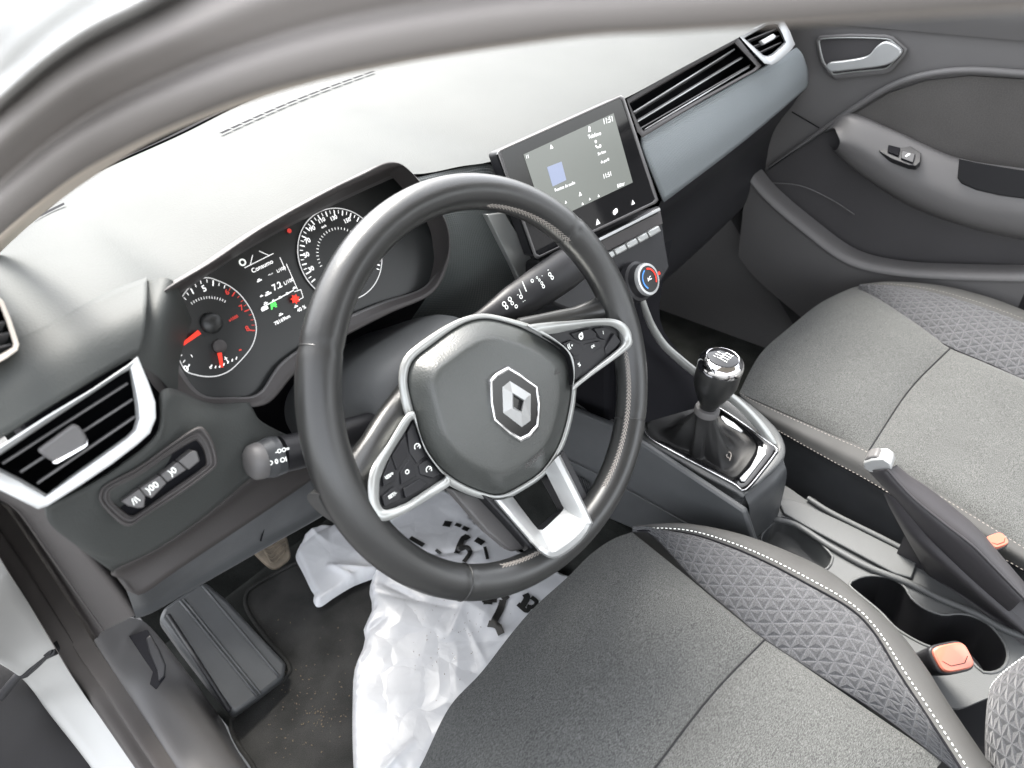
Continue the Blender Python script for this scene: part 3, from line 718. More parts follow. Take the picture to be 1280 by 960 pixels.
# switch pod
def yq(L, y): return [Y(u, v, y) for u, v in L]
SN = V((0, -.9, .42)).normalized()
SP = Y(197, 600, .069)
def S(u, v, c=0): return onp(u, v, SP+SN*c, SN)
def sp(L, c=0): return [S(u, v, c) for u, v in L]
def z4(L): return [(x/4, 420+y/4) for x, y in L]
so = z4([(495,790),(530,740),(700,650),(850,545),(985,458),(1030,480),(1065,540),(1085,625),(1060,670),(900,790),(740,890),(660,945),(610,940),(540,880),(500,830)])
si = z4([(560,800),(575,770),(700,700),(860,590),(970,525),(990,530),(1015,570),(1030,635),(1010,660),(880,750),(740,850),(670,895),(640,890),(590,850),(562,820)])
def ring_between(name, a, b, levels, m, par, n=80):
    return frame(name, [[S(u, v, c) for u, v in mixl(a, b, t)] for t, c in levels], m, par, n=n)
sw = ring_between('switch_bezel', so, si, [(-.06, -.004), (0, .002), (.12, .003), (.28, .001), (.34, -.001), (.45, .001), (.62, .0005), (.70, -.002), (.8, -.001), (1.0, -.006)], M['dashlow'], dash)
prism('switch_recess', sp(shr(si, 1.05, 197, 600), -.0075), SN*-.004, M['void'], sw, bevel=0)
bt = [z4(L) for L in ([(608,828),(697,764),(728,800),(722,858),(690,862),(640,850)], [(700,762),(802,697),(830,728),(828,770),(732,800)][:0] or [(700,762),(800,697),(835,735),(760,812),(732,800)], [(804,695),(888,630),(935,668),(838,732)], [(892,627),(962,572),(985,575),(1000,625),(945,670)])]
for L, g in zip(bt, ('/i\\', ')00', ')0', None)):
    b = prism('switch_key', sp(L, .0015), SN*-.010, M['greyplast'], sw, bevel=.0008)
    if g:
        cx = sum(p[0] for p in L)/len(L); cy = sum(p[1] for p in L)/len(L)
        R = (S(220, 583)-S(180, 611)).normalized(); U = SN.cross(R)
        merge('key_symbol', [textdata(g, S(cx-1, cy-1, .0018), R, U, .0062, .0002, .00005)], M['white'], b, smooth=False)
# --- air vents
def vent(name, plane, outer, inner, slats, m=None, levels=((0, -.008), (0, .003), (.25, .0035), (.8, .002), (1, -.004))):
    P, n_ = plane
    fr = frame(name, [[onp(u, v, P+n_*c, n_) for u, v in mixl(outer, inner, t)] for t, c in levels], m or M['silver'], dash, cls=False, auto=40)
    prism('vent_recess', [onp(u, v, P-n_*.045, n_) for u, v in shr(inner, 1.08, sum(p[0] for p in inner)/len(inner), sum(p[1] for p in inner)/len(inner))], n_*-.003, M['void'], fr, bevel=0)
    frame('vent_duct', [[onp(u, v, P+n_*c, n_) for u, v in inner] for c in (-.003, -.045)], M['void'], fr, cls=False)
    for (a, b, w, d) in slats:
        A_ = onp(*a, P-n_*.006, n_); B_ = onp(*b, P-n_*.006, n_)
        dn = n_.cross((B_-A_).normalized())
        if dn.z > 0: dn = -dn
        q = [A_, B_, B_-n_*w+dn*d, A_-n_*w+dn*d]
        mk('vent_slat', q, [(0, 1, 2, 3)], M['greyplast'], fr, smooth=False, solid=.0016, bevel=.0004, off=0)
    return fr
VN = V((-.05, -.93, .36)).normalized(); VP = Y(100, 545, .070)
vo = z4([(-60,640),(0,600),(0,552)][:0] or [(-120,650),(-10,590),(230,410),(460,265),(640,145),(690,103),(712,150),(745,240),(778,340),(778,420),(750,490),(690,540),(560,640),(400,745),(240,848)])
vi = z4([(-90,660),(0,608),(235,440),(450,295),(600,190),(645,160),(655,190),(662,260),(672,350),(678,420),(662,470),(620,505),(520,580),(390,670),(232,792)])
vo = z4([(-140,640),(-10,556),(230,402),(460,265),(640,143),(688,103),(712,160),(745,240),(776,330),(779,410),(750,485),(690,540),(560,640),(400,748),(238,850),(190,865),(60,800),(-60,740)])
vi = z4([(-110,662),(0,598),(235,438),(450,295),(600,195),(645,172),(652,210),(662,270),(672,345),(678,415),(662,468),(625,505),(520,580),(390,672),(252,775),(235,790),(110,715),(-30,645)])
vf = vent('air_vent', (VP, VN), vo, vi, [(z4([(10,640)])[0], z4([(640,235)])[0], .018, .003), (z4([(100,682)])[0], z4([(665,315)])[0], .030, .006), (z4([(185,738)])[0], z4([(680,400)])[0], .030, .006)])
# satin dark left part of that frame
prism('vent_tab', [onp(u, v, VP+VN*.004, VN) for u, v in z4([(185,575),(370,440),(400,455),(438,510),(432,555),(275,632),(245,620)])], VN*-.006, M['greyplast'], vf, bevel=.0015)
prism('vent_tab_edge', [onp(u, v, VP+VN*.005, VN) for u, v in z4([(262,630),(275,625),(432,540),(438,515),(440,545),(425,560),(290,638),(268,640)])], VN*-.007, M['chrome'], vf, bevel=.0005)
# side demister vent by the pillar
DN = V((.35, -.8, .5)).normalized(); DP = Y(0, 410, .122)
do = [(-40,392),(-25,368),(-8,364),(4,376),(14,400),(24,430),(22,438),(8,448),(-10,458),(-34,466)]
di = [(-34,394),(-24,378),(-9,374),(0,384),(8,404),(16,430),(15,434),(5,440),(-10,448),(-30,456)]
vent('side_demister_vent', (DP, DN), do, di, [((-32, 405), (7, 402), .012, .004), ((-31, 422), (12, 416), .012, .004), ((-30, 440), (15, 430), .012, .004)], M['headliner'])
# right end vent
EN = V((-.1, -.9, .42)).normalized(); EP = Y(960, 55, .17)
def z3(L): return [(800+x/2.667, y/2.667) for x, y in L]
eo = z3([(330,120),(425,70),(480,66),(500,105),(517,148),(505,165),(460,205),(440,216),(415,212),(380,175)])
ei = z3([(348,128),(425,84),(452,82),(468,112),(480,140),(470,152),(440,178),(425,186),(412,184),(385,160)])
ef = vent('air_vent', (EP, EN), eo, ei, [(z3([(358,135)])[0], z3([(455,95)])[0], .018, .004), (z3([(378,155)])[0], z3([(465,118)])[0], .018, .004), (z3([(398,174)])[0], z3([(472,140)])[0], .018, .004)])
prism('vent_tab', [onp(u, v, EP+EN*.004, EN) for u, v in z3([(405,135),(445,112),(455,120),(448,130),(415,148)])], EN*-.006, M['silver'], ef, bevel=.001)
# long passenger vent
LN = V((0, -.9, .42)).normalized(); LP = Y(850, 110, .178)
lo_ = [(783,124),(850,84),(922,46),(938,66),(952,82),(946,88),(880,125),(803,172),(797,165),(790,145)]
li_ = [(787,130),(850,93),(917,55),(932,70),(944,83),(940,87),(878,121),(804,163),(800,158),(793,143)]
lf = vent('long_air_vent', (LP, LN), lo_, li_, [((793, 141), (918, 62), .022, .006), ((797, 150), (927, 71), .022, .006), ((801, 160), (938, 81), .022, .006)], M['dashlow'])
for a, b in (((792, 140), (918, 61.5)), ((797, 152), (928, 72)), ((806, 162), (936, 84))):
    pa, pb = onp(*a, LP-LN*.004, LN), onp(*b, LP-LN*.004, LN)
    vs, fs = tubedata([pa, pb], .0011, 8); mk('slat_edge', vs, fs, M['silver'], lf)
# --- passenger fascia trim
t0 = [Y(800, 172, .178), Y(850, 142, .18), Y(900, 114, .182), Y(950, 86, .185), Y(994, 60, .188)]
t1 = [Y(803, 188, .172), Y(855, 158, .172), Y(905, 128, .174), Y(955, 98, .178), Y(1002, 70, .183)]
t2 = [Y(815, 220, .170), Y(868, 188, .168), Y(918, 155, .17), Y(965, 122, .174), Y(1008, 90, .182)]
t3 = [Y(828, 252, .180), Y(880, 213, .178), Y(928, 176, .18), Y(970, 141, .182), Y(1008, 108, .188)]
loft('fascia_trim', [t0, t1, t2, t3], M['trim'], dash, n=50, solid=.003)
u0 = t3
u1 = [p+V((0, .015, -.03)) for p in t3]
u2 = [p+V((0, .05, -.10)) for p in t3]
u3 = [p+V((-.0, .06, -.22)) for p in t3]
u4 = [p+V((-.0, .12, -.30)) for p in t3]
loft('glovebox', [[p+V((0, .003, .0)) for p in u0], u1, u2, u3, u4], M['dark'], dash, n=40)
# --- panel between binnacle and screen
c0 = [Y(522, 222, .165), Y(575, 210, .168), Y(612, 205, .172), Y(640, 225, .175)]
c1 = [Y(540, 255, .150), Y(575, 248, .150), Y(612, 245, .155), Y(645, 250, .16)]
c2 = [Y(552, 300, .145), Y(580, 296, .143), Y(625, 300, .150), Y(665, 300, .155)]
c3 = [Y(545, 350, .15), Y(590, 355, .146), Y(640, 350, .150), Y(690, 345, .155)]
c4 = [Y(500, 420, .18), Y(590, 410, .165), Y(655, 395, .165), Y(720, 380, .165)]
loft('centre_panel', [c0, c1, c2, c3, c4], M['pebble'], dash, n=40)
prism('centre_strip', yq([(609,268),(631,266),(655,306),(680,352),(690,380),(664,385),(650,350),(628,306)], .142), V((0, .01, -.002)), M['satin'], dash, bevel=.001)

# ================================================================= TOUCHSCREEN
sct = math.radians(17)
TN = V((-.04, -math.cos(sct), math.sin(sct))).normalized(); TP = Y(700, 155, .135)
def TS(u, v, c=0): return onp(u, v, TP+TN*c, TN)
def ts(L, c=0): return [TS(u, v, c) for u, v in L]
scr = thing('touchscreen', 'tablet style touchscreen with washed out display showing the time in mid dashboard', 'touchscreen', tuple(TS(720, 240, -.02)))
quad = [(624,187),(776,119),(780,121),(823,250),(820,254),(672,324),(668,322),(622,191)]
frame('bezel', [ts(shr(quad, 1.0, 722, 220), -.014), ts(quad, -.004), ts(shr(quad, .99, 722, 220), 0), ts(shr(quad, .965, 722, 220), .0002), ts(shr(quad, .95, 722, 220), -.0012)], M['greyplast'], scr, cls=False)
gp = prism('glass_panel', ts(shr(quad, .955, 722, 220), -.0008), TN*-.008, M['gloss'], scr, bevel=0)
prism('rear_shell', ts(shr(quad, .97, 722, 220), -.012), TN*-.02, M['dark'], scr, bevel=.004)
def dispmat():
    m = mat('display_image', (.02, .022, .022), .22, .5)
    N = m.node_tree.nodes; L = m.node_tree.links; b = N['Principled BSDF']
    b.inputs['Emission Color'].default_value = (.75, .80, .74, 1); b.inputs['Emission Strength'].default_value = .055
    return m
M['disp'] = dispmat()
dq = [(655,194),(768,142),(792,227),(700,278),(683,268)]
dq = [(654.5,193),(767,141.5),(791,228),(683,279)]
prism('display', ts(dq, -.0002), TN*-.001, M['disp'], gp, bevel=0)
TX = (TS(822, 252)-TS(672, 322)).normalized(); TY = TN.cross(TX)
def tt(s, u, v, size, c=.0000): return textdata(s, TS(u, v, c), TX, TY, size, .0003, .00006)
merge('screen_text', [tt('11:51', 760, 150.5, .0085), tt('Telefono', 743, 169, .0062), tt('11:51', 759, 219, .0072), tt('Editar', 776, 231, .0058), tt('Sin foto', 752, 191, .0045), tt('de perfil', 756, 201, .0045), tt('Fuentes de audio', 706, 233, .0048), tt('11', 659, 196, .005)], M['lit'], gp, smooth=False)
def phone(u, v): return [disc(TS(u, v, 0), TX, TY, .0046, 16, .0028, 190, 300), disc(TS(u-2.5, v-3.0, 0), TX, TY, .0018, 10), disc(TS(u+3, v+2.5, 0), TX, TY, .0018, 10)]
def tri(u, v, r=.003): 
    P = TS(u, v, 0); return poly([P+TX*r*math.cos(a)+TY*r*math.sin(a)+TN*.0004 for a in (1.57, 3.67, 5.76)])
merge('screen_icon', phone(747, 180)+[disc(TS(736.5, 160, 0), TX, TY, .0018, 10), tri(736.5, 163, .0028), tri(689, 184), tri(707, 253, .002), tri(725, 243, .003), tri(737, 249, .0018), tri(748, 245, .002), tri(728, 255, .002), tri(747, 278, .0045), disc(TS(768, 265.5, 0), TX, TY, .003, 12), disc(TS(770, 263.5, 0), TX, TY, .003, 12), tri(791, 253.5, .0038)], M['lit'], gp, smooth=False)
M['album'] = mat('display_tile', (.1, .12, .2), .3, .5, emit=(.55, .62, .80), es=.09)
prism('screen_tile', ts([(684,209),(702,202),(708,225),(691,233)], .0002), TN*-.0004, M['album'], gp, bevel=0)
# housing and key row under the screen
hs = thing('climate_panel', 'key row and round temperature dial below the touchscreen', 'climate control', tuple(TS(780, 340, -.03)))
HN = V((0, -.88, .47)).normalized(); HP = Y(790, 305, .095)
def H(u, v, c=0): return onp(u, v, HP+HN*c, HN)
prism('housing', [H(u, v, -.006) for u, v in ((672,322),(745,294),(826,256),(832,300),(838,335),(818,366),(785,380),(720,392),(690,380))], HN*-.05, M['dark'], hs, bevel=.004)
prism('bright_lip', [H(u, v, .0) for u, v in ((700,322),(746,298.5),(825,259.5),(826,263),(747,303),(702,326))], HN*-.006, M['silver'], hs, bevel=.0006)
prism('lip_panel', [H(u, v, -.003) for u, v in ((702,326),(747,303),(826,264),(829,280),(764,312),(712,340))], HN*-.006, M['dashlow'], hs, bevel=.001)
kx = [(686,370),(703,361),(721,351),(738,340),(756,328.5),(771,319.5),(786,311.5),(800,304),(813,297),(828,288.5)]
for a, b in zip(kx, kx[1:]):
    au, av = a[0]+.8, a[1]-.4; bu, bv = b[0]-.8, b[1]+.4
    prism('key', [H(u, v, .004) for u, v in ((au-3.5, av-7.5), (bu-3.5, bv-7.5), (bu, bv), (au, av))], HN*-.010, M['satin'], hs, bevel=.0018)
DC = H(809.5, 349, .022)
dx = V((0.0, -.86, .50)).normalized()
lathe('dial_body', DC-dx*.022, dx, [(.026, 0), (.025, .008), (.0215, .010), (.0205, .019), (.0195, .022)], M['dark'], hs, seg=48)
lathe('dial_ring', DC-dx*.003, dx, [(.0150, .0), (.0205, 0), (.0207, .002), (.0195, .005), (.0165, .0052), (.0158, .001)], M['silver'], hs, seg=48)
df = lathe('dial_face', DC-dx*.003, dx, [(.0162, 0), (.0162, .0055), (.001, .0058)], M['plate'], hs, seg=48)
DX = V((1, 0, 0)); DY = dx.cross(DX).normalized()
merge('dial_red', [disc(DC, DX, DY, .0135, 60, .0115, -45, 80, .0032), disc(DC+DX*.0205-DY*.002, DX, DY, .0022, 10, 0, 0, 360, .003)], M['red'], df, smooth=False)
M['blue'] = mat('dial_blue_print', (.05, .18, .45), .4, .4, emit=(.05, .2, .6), es=.15)
merge('dial_blue', [disc(DC, DX, DY, .0135, 60, .0115, 100, 225, .0032)], M['blue'], df, smooth=False)
merge('dial_text', [textdata('AC', DC, DX, DY, .006, .0032, .0001)], M['lit'], df, smooth=False)

# ================================================================= CENTRE CONSOLE
con = thing('centre_console', 'dark centre console between the seats with gear surround, tray and cup holders', 'centre console', (0, -.15, .0))
GN = V((-.12, -.12, 1)).normalized(); GP = X(870, 545, -.005); GP = V((-.01, -.03, .325))
def G(u, v, c=0): return onp(u, v, GP+GN*c, GN)
def gp_(L, c=0): return [G(u, v, c) for u, v in L]
def z7(L): return [(780+x/4.364, 400+y/4.364) for x, y in L]
go = z7([(90,600),(110,500),(200,415),(310,335),(420,360),(590,400),(700,470),(800,560),(850,620),(880,700),(860,770),(760,870),(655,955),(560,920),(400,830),(220,730),(120,670)])
gm = z7([(108,590),(120,520),(200,455),(270,400),(400,420),(540,490),(660,570),(760,645),(838,702),(825,735),(760,820),(662,930),(600,895),(420,800),(240,705),(135,640)])
gi = z7([(120,580),(135,540),(210,485),(285,425),(400,440),(520,500),(640,585),(690,630),(722,675),(715,720),(665,800),(605,860),(560,845),(420,770),(250,680),(160,640)])
frame('gear_surround', [[p-V((0, 0, .05)) for p in gp_(go, 0)], gp_(go, 0), gp_(shr(go, .97, 890, 545), .003), gp_(shr(gm, 1.03, 890, 545), .003), gp_(gm, .001)], M['consoletop'], con, n=100)
frame('gear_bezel', [gp_(gm, 0), gp_(gm, .004), gp_(mixl(gm, gi, .12), .005), gp_(mixl(gm, gi, .5), .0035), gp_(mixl(gm, gi, .9), .001), gp_(gi, -.003)], M['gloss'], con, n=100)
vs, fs = tubedata(cr(gp_(mixl(gm, gi, .05), .0048), 100, True), .0009, 8, True); mk('bezel_line', vs, fs, M['chrome'], con)
prism('bezel_inlay', gp_(z7([(735,685),(770,700),(775,730),(660,880),(640,878),(630,862),(690,800),(725,735)]), .006), GN*-.002, M['silver'], con, bevel=.0008)
prism('bezel_inlay', gp_(z7([(533,520),(600,560),(650,605),(640,612),(560,570),(530,535)]), .006), GN*-.002, M['silver'], con, bevel=.0005)
# console flanks
e0 = gp_([(712,500),(764,524),(802,545),(840,568),(880,592),(918,612),(931,620)], -.002)
e1 = [p+V((-.018, 0, -.03)) for p in e0]
e2 = [p+V((-.03, 0, -.10)) for p in e0]
e3 = [p+V((-.03, 0, -.32)) for p in e0]
loft('left_flank', [e0, e1, e2, e3], M['console'], con, n=40)
vs, fs = tubedata(cr([e0[0].lerp(e0[1], .0)+V((-.004, 0, .002))]+[p+V((-.004, 0, .002)) for p in e0[1:]], 30), .003, 8); mk('flank_edge', vs, fs, M['consoletop'], con)
h0 = gp_([(931,620),(950,604),(966,590),(978,574)], -.002)
loft('rear_flank', [h0, [p+V((-.002, -.012, -.03)) for p in h0], [p+V((0, -.012, -.15)) for p in h0]], M['console'], con, n=20)
# ridge strip lines on left flank
tube('flank_line', [Z(780, 600, .17), Z(840, 626, .18), Z(890, 655, .19)], .0015, M['consoletop'], con, seg=8, n=12)
# centre stack side trim
tr_px = [(801,368,-.01),(806,385,-.008),(814,406,.0),(829,430,.01),(848,448,.02),(870,466,.03),(893,482,.04),(920,502,.052),(945,527,.06),(962,550,.06),(975,580,.06),(979,600,.06)]
a = [X(u, v, x) for u, v, x in tr_px]
tube('stack_trim', a, [.0045,.006,.0068,.0072,.0075,.0080,.0080,.0080,.0085,.008,.007,.004], M['satin'], con, seg=16, n=60, flat=.6, ref=V((1, 0, 0)))
# stack body
loft('stack_body', [[H(760, 330, -.03), H(840, 300, -.03)], [X(760, 400, -.06), X(825, 400, .06)], [X(790, 470, -.06), X(870, 462, .06)], [X(800, 530, -.06), X(905, 500, .06)]], M['void'], con, n=10)
boxm('stack_core', (-.055, .10, .05), (.06, .3, .48), M['void'], con)
# side stowage panels of the tunnel near the driver's foot
prism('tunnel_side', [X(u, v, -.085) for u, v in ((700,505),(770,535),(810,560),(930,640),(950,700),(860,690),(800,665),(740,640),(690,560))], V((.01, 0, 0)), M['console'], con, bevel=.003)
for k in range(7):
    p = X(716+k*3.2, 590+k*2, -.088); q = X(726+k*3.2, 618+k*2, -.088)
    vs, fs = tubedata([p, q], .0012, 6); mk('grille_rib', vs, fs, M['dark'], con)
tube('tunnel_line', [X(700, 570, -.087), X(770, 605, -.087), X(860, 655, -.087)], .001, M['consoletop'], con, seg=6, n=12)
# rear console deck with pockets
ZC = .205
def deck(L, z=ZC): return [Z(u, v, z) for u, v in L]
D0 = deck([(905,660),(940,640),(968,622),(1000,615)])
bm = bmesh.new()
outerd = deck([(905,668),(935,662),(960,636),(972,604),(1010,626),(1060,652),(1115,680),(1180,716),(1225,738),(1290,770),(1330,790),(1330,880),(1270,862),(1235,872),(1185,885),(1140,840),(1060,760),(1000,715),(950,690)])
holes = []
tray = deck([(952,678),(968,652),(978,646),(1000,656),(1036,690),(1040,700),(1032,712),(1005,716)])
def circ(c, r, n=28, z=ZC): return [V((c.x+r*math.cos(2*math.pi*i/n), c.y+r*math.sin(2*math.pi*i/n), z)) for i in range(n)]
cupA = Z(1113, 752, ZC); cupB = Z(1212, 800, ZC)
# peanut shaped cup-holder opening
def peanut():
    L = z9([(697,352),(712,335),(745,322),(790,320),(840,330),(880,355),(905,395),(950,430),(1010,450),(1060,446),(1110,455),(1160,480),(1205,530),(1225,580),(1215,620),(1185,640),(1140,640),(1100,600),(1040,570),(960,555),(860,500),(800,440),(740,390)])
    return deck(L)
def z9(L): return [(800+x/2.667, 600+y/2.667) for x, y in L]
cup = peanut()
def filled(name, outer_, holes_, m, parent, thick=.004):
    bm = bmesh.new(); es = []
    o0 = root_of(parent)
    for loop in [outer_]+holes_:
        vv = [bm.verts.new(p-o0) for p in loop]
        for i in range(len(vv)): es.append(bm.edges.new((vv[i], vv[(i+1) % len(vv)])))
    bmesh.ops.triangle_fill(bm, use_beauty=True, use_dissolve=False, edges=es, normal=V((0, 0, 1)))
    bmesh.ops.recalc_face_normals(bm, faces=bm.faces)
    for f in bm.faces:
        if f.normal.z < 0: f.normal_flip()
    me = bpy.data.meshes.new(name); bm.to_mesh(me); bm.free()
    o = bpy.data.objects.new(name, me); COL.objects.link(o); o.parent = parent; ORG[o.name] = o0
    me.materials.append(m); s = o.modifiers.new('s', 'SOLIDIFY'); s.thickness = thick; s.offset = -1
    return o
cupc = cr(cup, 60, True); trayc = cr(tray, 40, True)
filled('console_deck', cr(outerd, 90, True), [cupc, trayc], M['consoletop'], con)
for loop, d, nm in ((cupc, .07, 'cup_holder'), (trayc, .035, 'tray')):
    cen = sum(loop, V((0, 0, 0)))/len(loop)
    w = [p.copy() for p in loop]; b0 = [p+V((0, 0, -d)) for p in loop]; b1 = [cen.lerp(p, .9)+V((0, 0, -d-.004)) for p in loop]
    n = len(loop); vs = w+b0+b1; fs = gridfaces(3, n, cv=True)+[tuple(2*n+i for i in range(n))]
    mk(nm, vs, fs, M['dark'] if nm == 'cup_holder' else M['consoletop'], con, auto=50)
    vs, fs = tubedata([p+V((0, 0, .0005)) for p in loop], .0018, 8, True); mk('opening_rim', vs, fs, M['consoletop'], con)
# long ridge between deck and side ledge
rp_ = z9([(470,60),(560,110),(680,180),(800,250),(900,320),(1000,370),(1100,415),(1200,470),(1300,520)])
tube('deck_ridge', [Z(u, v, ZC+.004) for u, v in z9([(440,130),(520,150),(640,225),(760,290),(900,345),(1000,395),(1120,445),(1200,490),(1300,530)])], .0045, M['consoletop'], con, seg=10, n=50)
tube('deck_ridge', [Z(u, v, ZC+.006) for u, v in z9([(560,60),(640,110),(800,190),(920,250),(1010,280)])], .004, M['consoletop'], con, seg=10, n=40)
prism('side_ledge', [Z(u, v, ZC+.007) for u, v in z9([(465,75),(480,58),(540,75),(700,150),(850,225),(925,268),(905,325),(850,310),(700,230),(560,155),(480,110)])], V((0, 0, -.004)), M['consoletop'], con, bevel=.0015)
boxm('console_base', (-.085, -.50, .0), (.085, -.10, .13), M['dark'], con)

# ================================================================= GEAR LEVER
gear = thing('gear_lever', 'gear lever with chrome capped knob and black leather gaiter on the centre console', 'gear lever', tuple(G(888, 575, -.02)))
base = cr(gp_(shr(gi, .99, 888, 548), -.006), 72, True)
col_c = X(884, 512, -.002); KT = X(903, 449, 0.004)
ax = (KT-col_c).normalized()
sx_ = (V((1, 0, 0))-ax*ax.x).normalized(); sy_ = ax.cross(sx_)
rowsb = []
for i in range(13):
    t = i/12
    r = []
    for j, p in enumerate(base):
        q0 = p
        d = p-col_c; ang = math.atan2(d.dot(sy_), d.dot(sx_))
        topp = col_c+(sx_*math.cos(ang)+sy_*math.sin(ang))*.0145-ax*.004
        h = t**1.6
        wv = t if t < .5 else t
        q = V((p.x+(topp.x-p.x)*min(1, (1-(1-t)**1.7)), p.y+(topp.y-p.y)*min(1, (1-(1-t)**1.7)), p.z+(topp.z-p.z)*h))
        amp = .008*math.sin(math.pi*t)*(math.sin(ang*4+t*3)*.6+math.sin(ang*7-1+t*2)*.35+.3*math.sin(ang*11+t*9))
        q += (sx_*math.cos(ang)+sy_*math.sin(ang))*amp+V((0, 0, -.012*math.sin(math.pi*min(1, t*1.6))**2 if t < .62 else 0))
        r.append(q)
    rowsb.append(r)
n = 72
mk('gaiter', [v for r in rowsb for v in r], gridfaces(13, n, cv=True), M['boot'], gear, sub=1)
lathe('collar', col_c-ax*.006, ax, [(.0155, 0), (.0170, .001), (.0172, .008), (.0160, .011), (.011, .012)], M['greyplast'], gear)
Lk = (KT-col_c).length
lathe('knob', col_c+ax*.004, ax, [(.0115, 0), (.0125, .006), (.0185, .018), (.0255, .034), (.0290, .046), (.0292, Lk-.014), (.0280, Lk-.010)], M['leather'], gear, seg=48)
kc = lathe('knob_cap', KT-ax*.014, ax, [(.0285, 0), (.0298, .002), (.0296, .007), (.0280, .012), (.0245, .0155), (.0215, .0170), (.0205, .0166)], M['chrome'], gear, seg=56)
ks = lathe('shift_pattern_plate', KT+ax*.0028, ax, [(.0206, 0), (.0200, .001), (.012, .0022), (.001, .0026)], M['gloss'], kc, seg=48)
kR = (V((1, 0, 0))-ax*ax.x).normalized(); kU = ax.cross(kR)
if kU.y < 0: kU = -kU
P0 = KT+ax*.0052
D = []
for k, x in enumerate((-.0085, -.0028, .0028, .0085)):
    D.append(bar(P0+kR*x+kU*(-.0045 if k < 3 else -.0), P0+kR*x+kU*.0045*(1 if k < 3 else 0), .0011, ax, .0006) if k < 3 else bar(P0+kR*x-kU*.0045, P0+kR*x, .0011, ax, .0006))
D.append(bar(P0-kR*.0085, P0+kR*.0085, .0011, ax, .0007))
for s, x, y in (('1', -.0085, .0078), ('3', -.0028, .0078), ('5', .0028, .0078), ('2', -.0085, -.0078), ('4', -.0028, -.0078), ('6', .0028, -.0078), ('R', .0085, -.0078)):
    D.append(textdata(s, P0+kR*x+kU*y, kR, kU, .0055, .0003, .0001))
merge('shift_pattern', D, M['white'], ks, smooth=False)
tube('pull_tab', [G(913, 574, .004), G(908, 570, .006), G(911, 565, .006), G(914, 568, .005), G(912, 576, .004)], .0009, M['thread'], gear, seg=6, n=20)

# ================================================================= HANDBRAKE
hb = thing('handbrake', 'black handbrake lever with silver tip and push button beside the passenger seat', 'handbrake', tuple(X(1220, 770, .03)))
def hbp(u, v, x=.045): return X(u, v, x)
pts = [hbp(1104, 582), hbp(1125, 606), hbp(1150, 636), hbp(1178, 668), hbp(1210, 702), hbp(1245, 738), hbp(1285, 775)]
gl = [X(1087,588,.036), X(1106,608,.035), X(1127,630,.034), X(1155,662,.033), X(1181,688,.032), X(1215,722,.032), X(1262,764,.032)]
gr = [X(1109,587,.030), X(1125,606,.029), X(1144,625,.028), X(1177,652,.027), X(1214,681,.027), X(1240,707,.028), X(1280,748,.030)]
gq = [X(1121,581,.062), X(1137,594,.063), X(1156,606,.064), X(1189,631,.066), X(1222,659,.066), X(1250,692,.066), X(1292,742,.066)]
gb = [p+V((.004, .012, -.034)) for p in gq]
gc = [p+V((.01, .006, -.008)) for p in gl]
cs = [crx(g_, 6) for g_ in (gl, gr, gq, gb, gc)]
rowsg = []
for k in range(len(cs[0])):
    rowsg.append(cr([c[k] for c in cs], 24, True))
mk('grip', [v for r in rowsg for v in r], gridfaces(len(rowsg), 24, cv=True)+[tuple(range(24))], M['grip'], hb)
tube('grip_ridge', [p+V((-.0005, -.0005, .0005)) for p in cs[1]], .0016, M['grip'], hb, seg=8)
prism('tip_collar', [X(u, v, .034) for u, v in [(1079,578),(1089,574),(1104,573),(1113,579),(1115,587),(1107,592),(1087,591),(1079,585)]], V((.022, .003, 0)), M['silver'], hb, bevel=.0022)
prism('release_button', [X(u, v, .036) for u, v in [(1080,575),(1084,571),(1094,569),(1101,574),(1098,580),(1088,580),(1081,579)]], V((.017, .002, 0)), M['greyplast'], hb, bevel=.002)
lt = [hbp(1088, 592), hbp(1115, 625), hbp(1150, 668), hbp(1170, 700), hbp(1200, 735), hbp(1240, 770)]
g_a = [hbp(1140, 640, .036), hbp(1175, 680, .036), hbp(1225, 728, .036), hbp(1290, 785, .036)]
g_b = [X(1105, 618, .040), X(1135, 665, .035), X(1185, 712, .03), X(1290, 800, .03)]
g_c = [Z(1150, 700, ZC+.004), Z(1160, 718, ZC+.004), Z(1200, 745, ZC), Z(1290, 815, ZC)]
loft('gaiter', [g_a, g_b, [Z(1150, 702, ZC+.02), Z(1162, 716, ZC+.012), Z(1205, 742, ZC+.01), Z(1290, 800, ZC+.01)], g_c], M['grip'], hb, n=30)
gt_a = [p+V((.03, 0, .0)) for p in g_a]
loft('gaiter', [g_a, gt_a, [p+V((.035, 0, -.05)) for p in g_a], [p+V((.04, 0, -.13)) for p in g_a]], M['grip'], hb, n=30)

# ================================================================= SEATS
UP = V((0, 0, 1))
def zz(L, z): return [Z(u, v, z) for u, v in L]
def zv(L): return [Z(u, v, z) for u, v, z in L]
def stitchline(pts, m, parent, step=.0055, ln=.0035, r=.0006, lift=.0008):
    total = sum((b-a).length for a, b in zip(pts, pts[1:]))
    c = cr(pts, int(total/step*2)); D = []
    for i in range(0, len(c)-1, 2): D.append(tubedata([c[i]+UP*lift, c[i].lerp(c[i+1], ln/step*2*.75)+UP*lift], r, 6))
    return merge('stitching', D, m, parent, auto=60)
ds = thing('driver_seat', 'driver seat in grey fabric with quilted bolster and white stitching, at the bottom', 'car seat', (-.36, -.25, .05), 'front seats')
A = zv([(455,1065,.280),(490,1010,.283),(524,960,.285),(561,885,.285),(602,840,.285),(640,791,.285),(670,757,.285),(711,720,.285),(737,694,.285),(764,675,.285),(790,665,.290)])
Bm = zv([(700,1130,.285),(745,1065,.288),(785,1005,.29),(822,956,.29),(890,868,.29),(956,799,.297)])
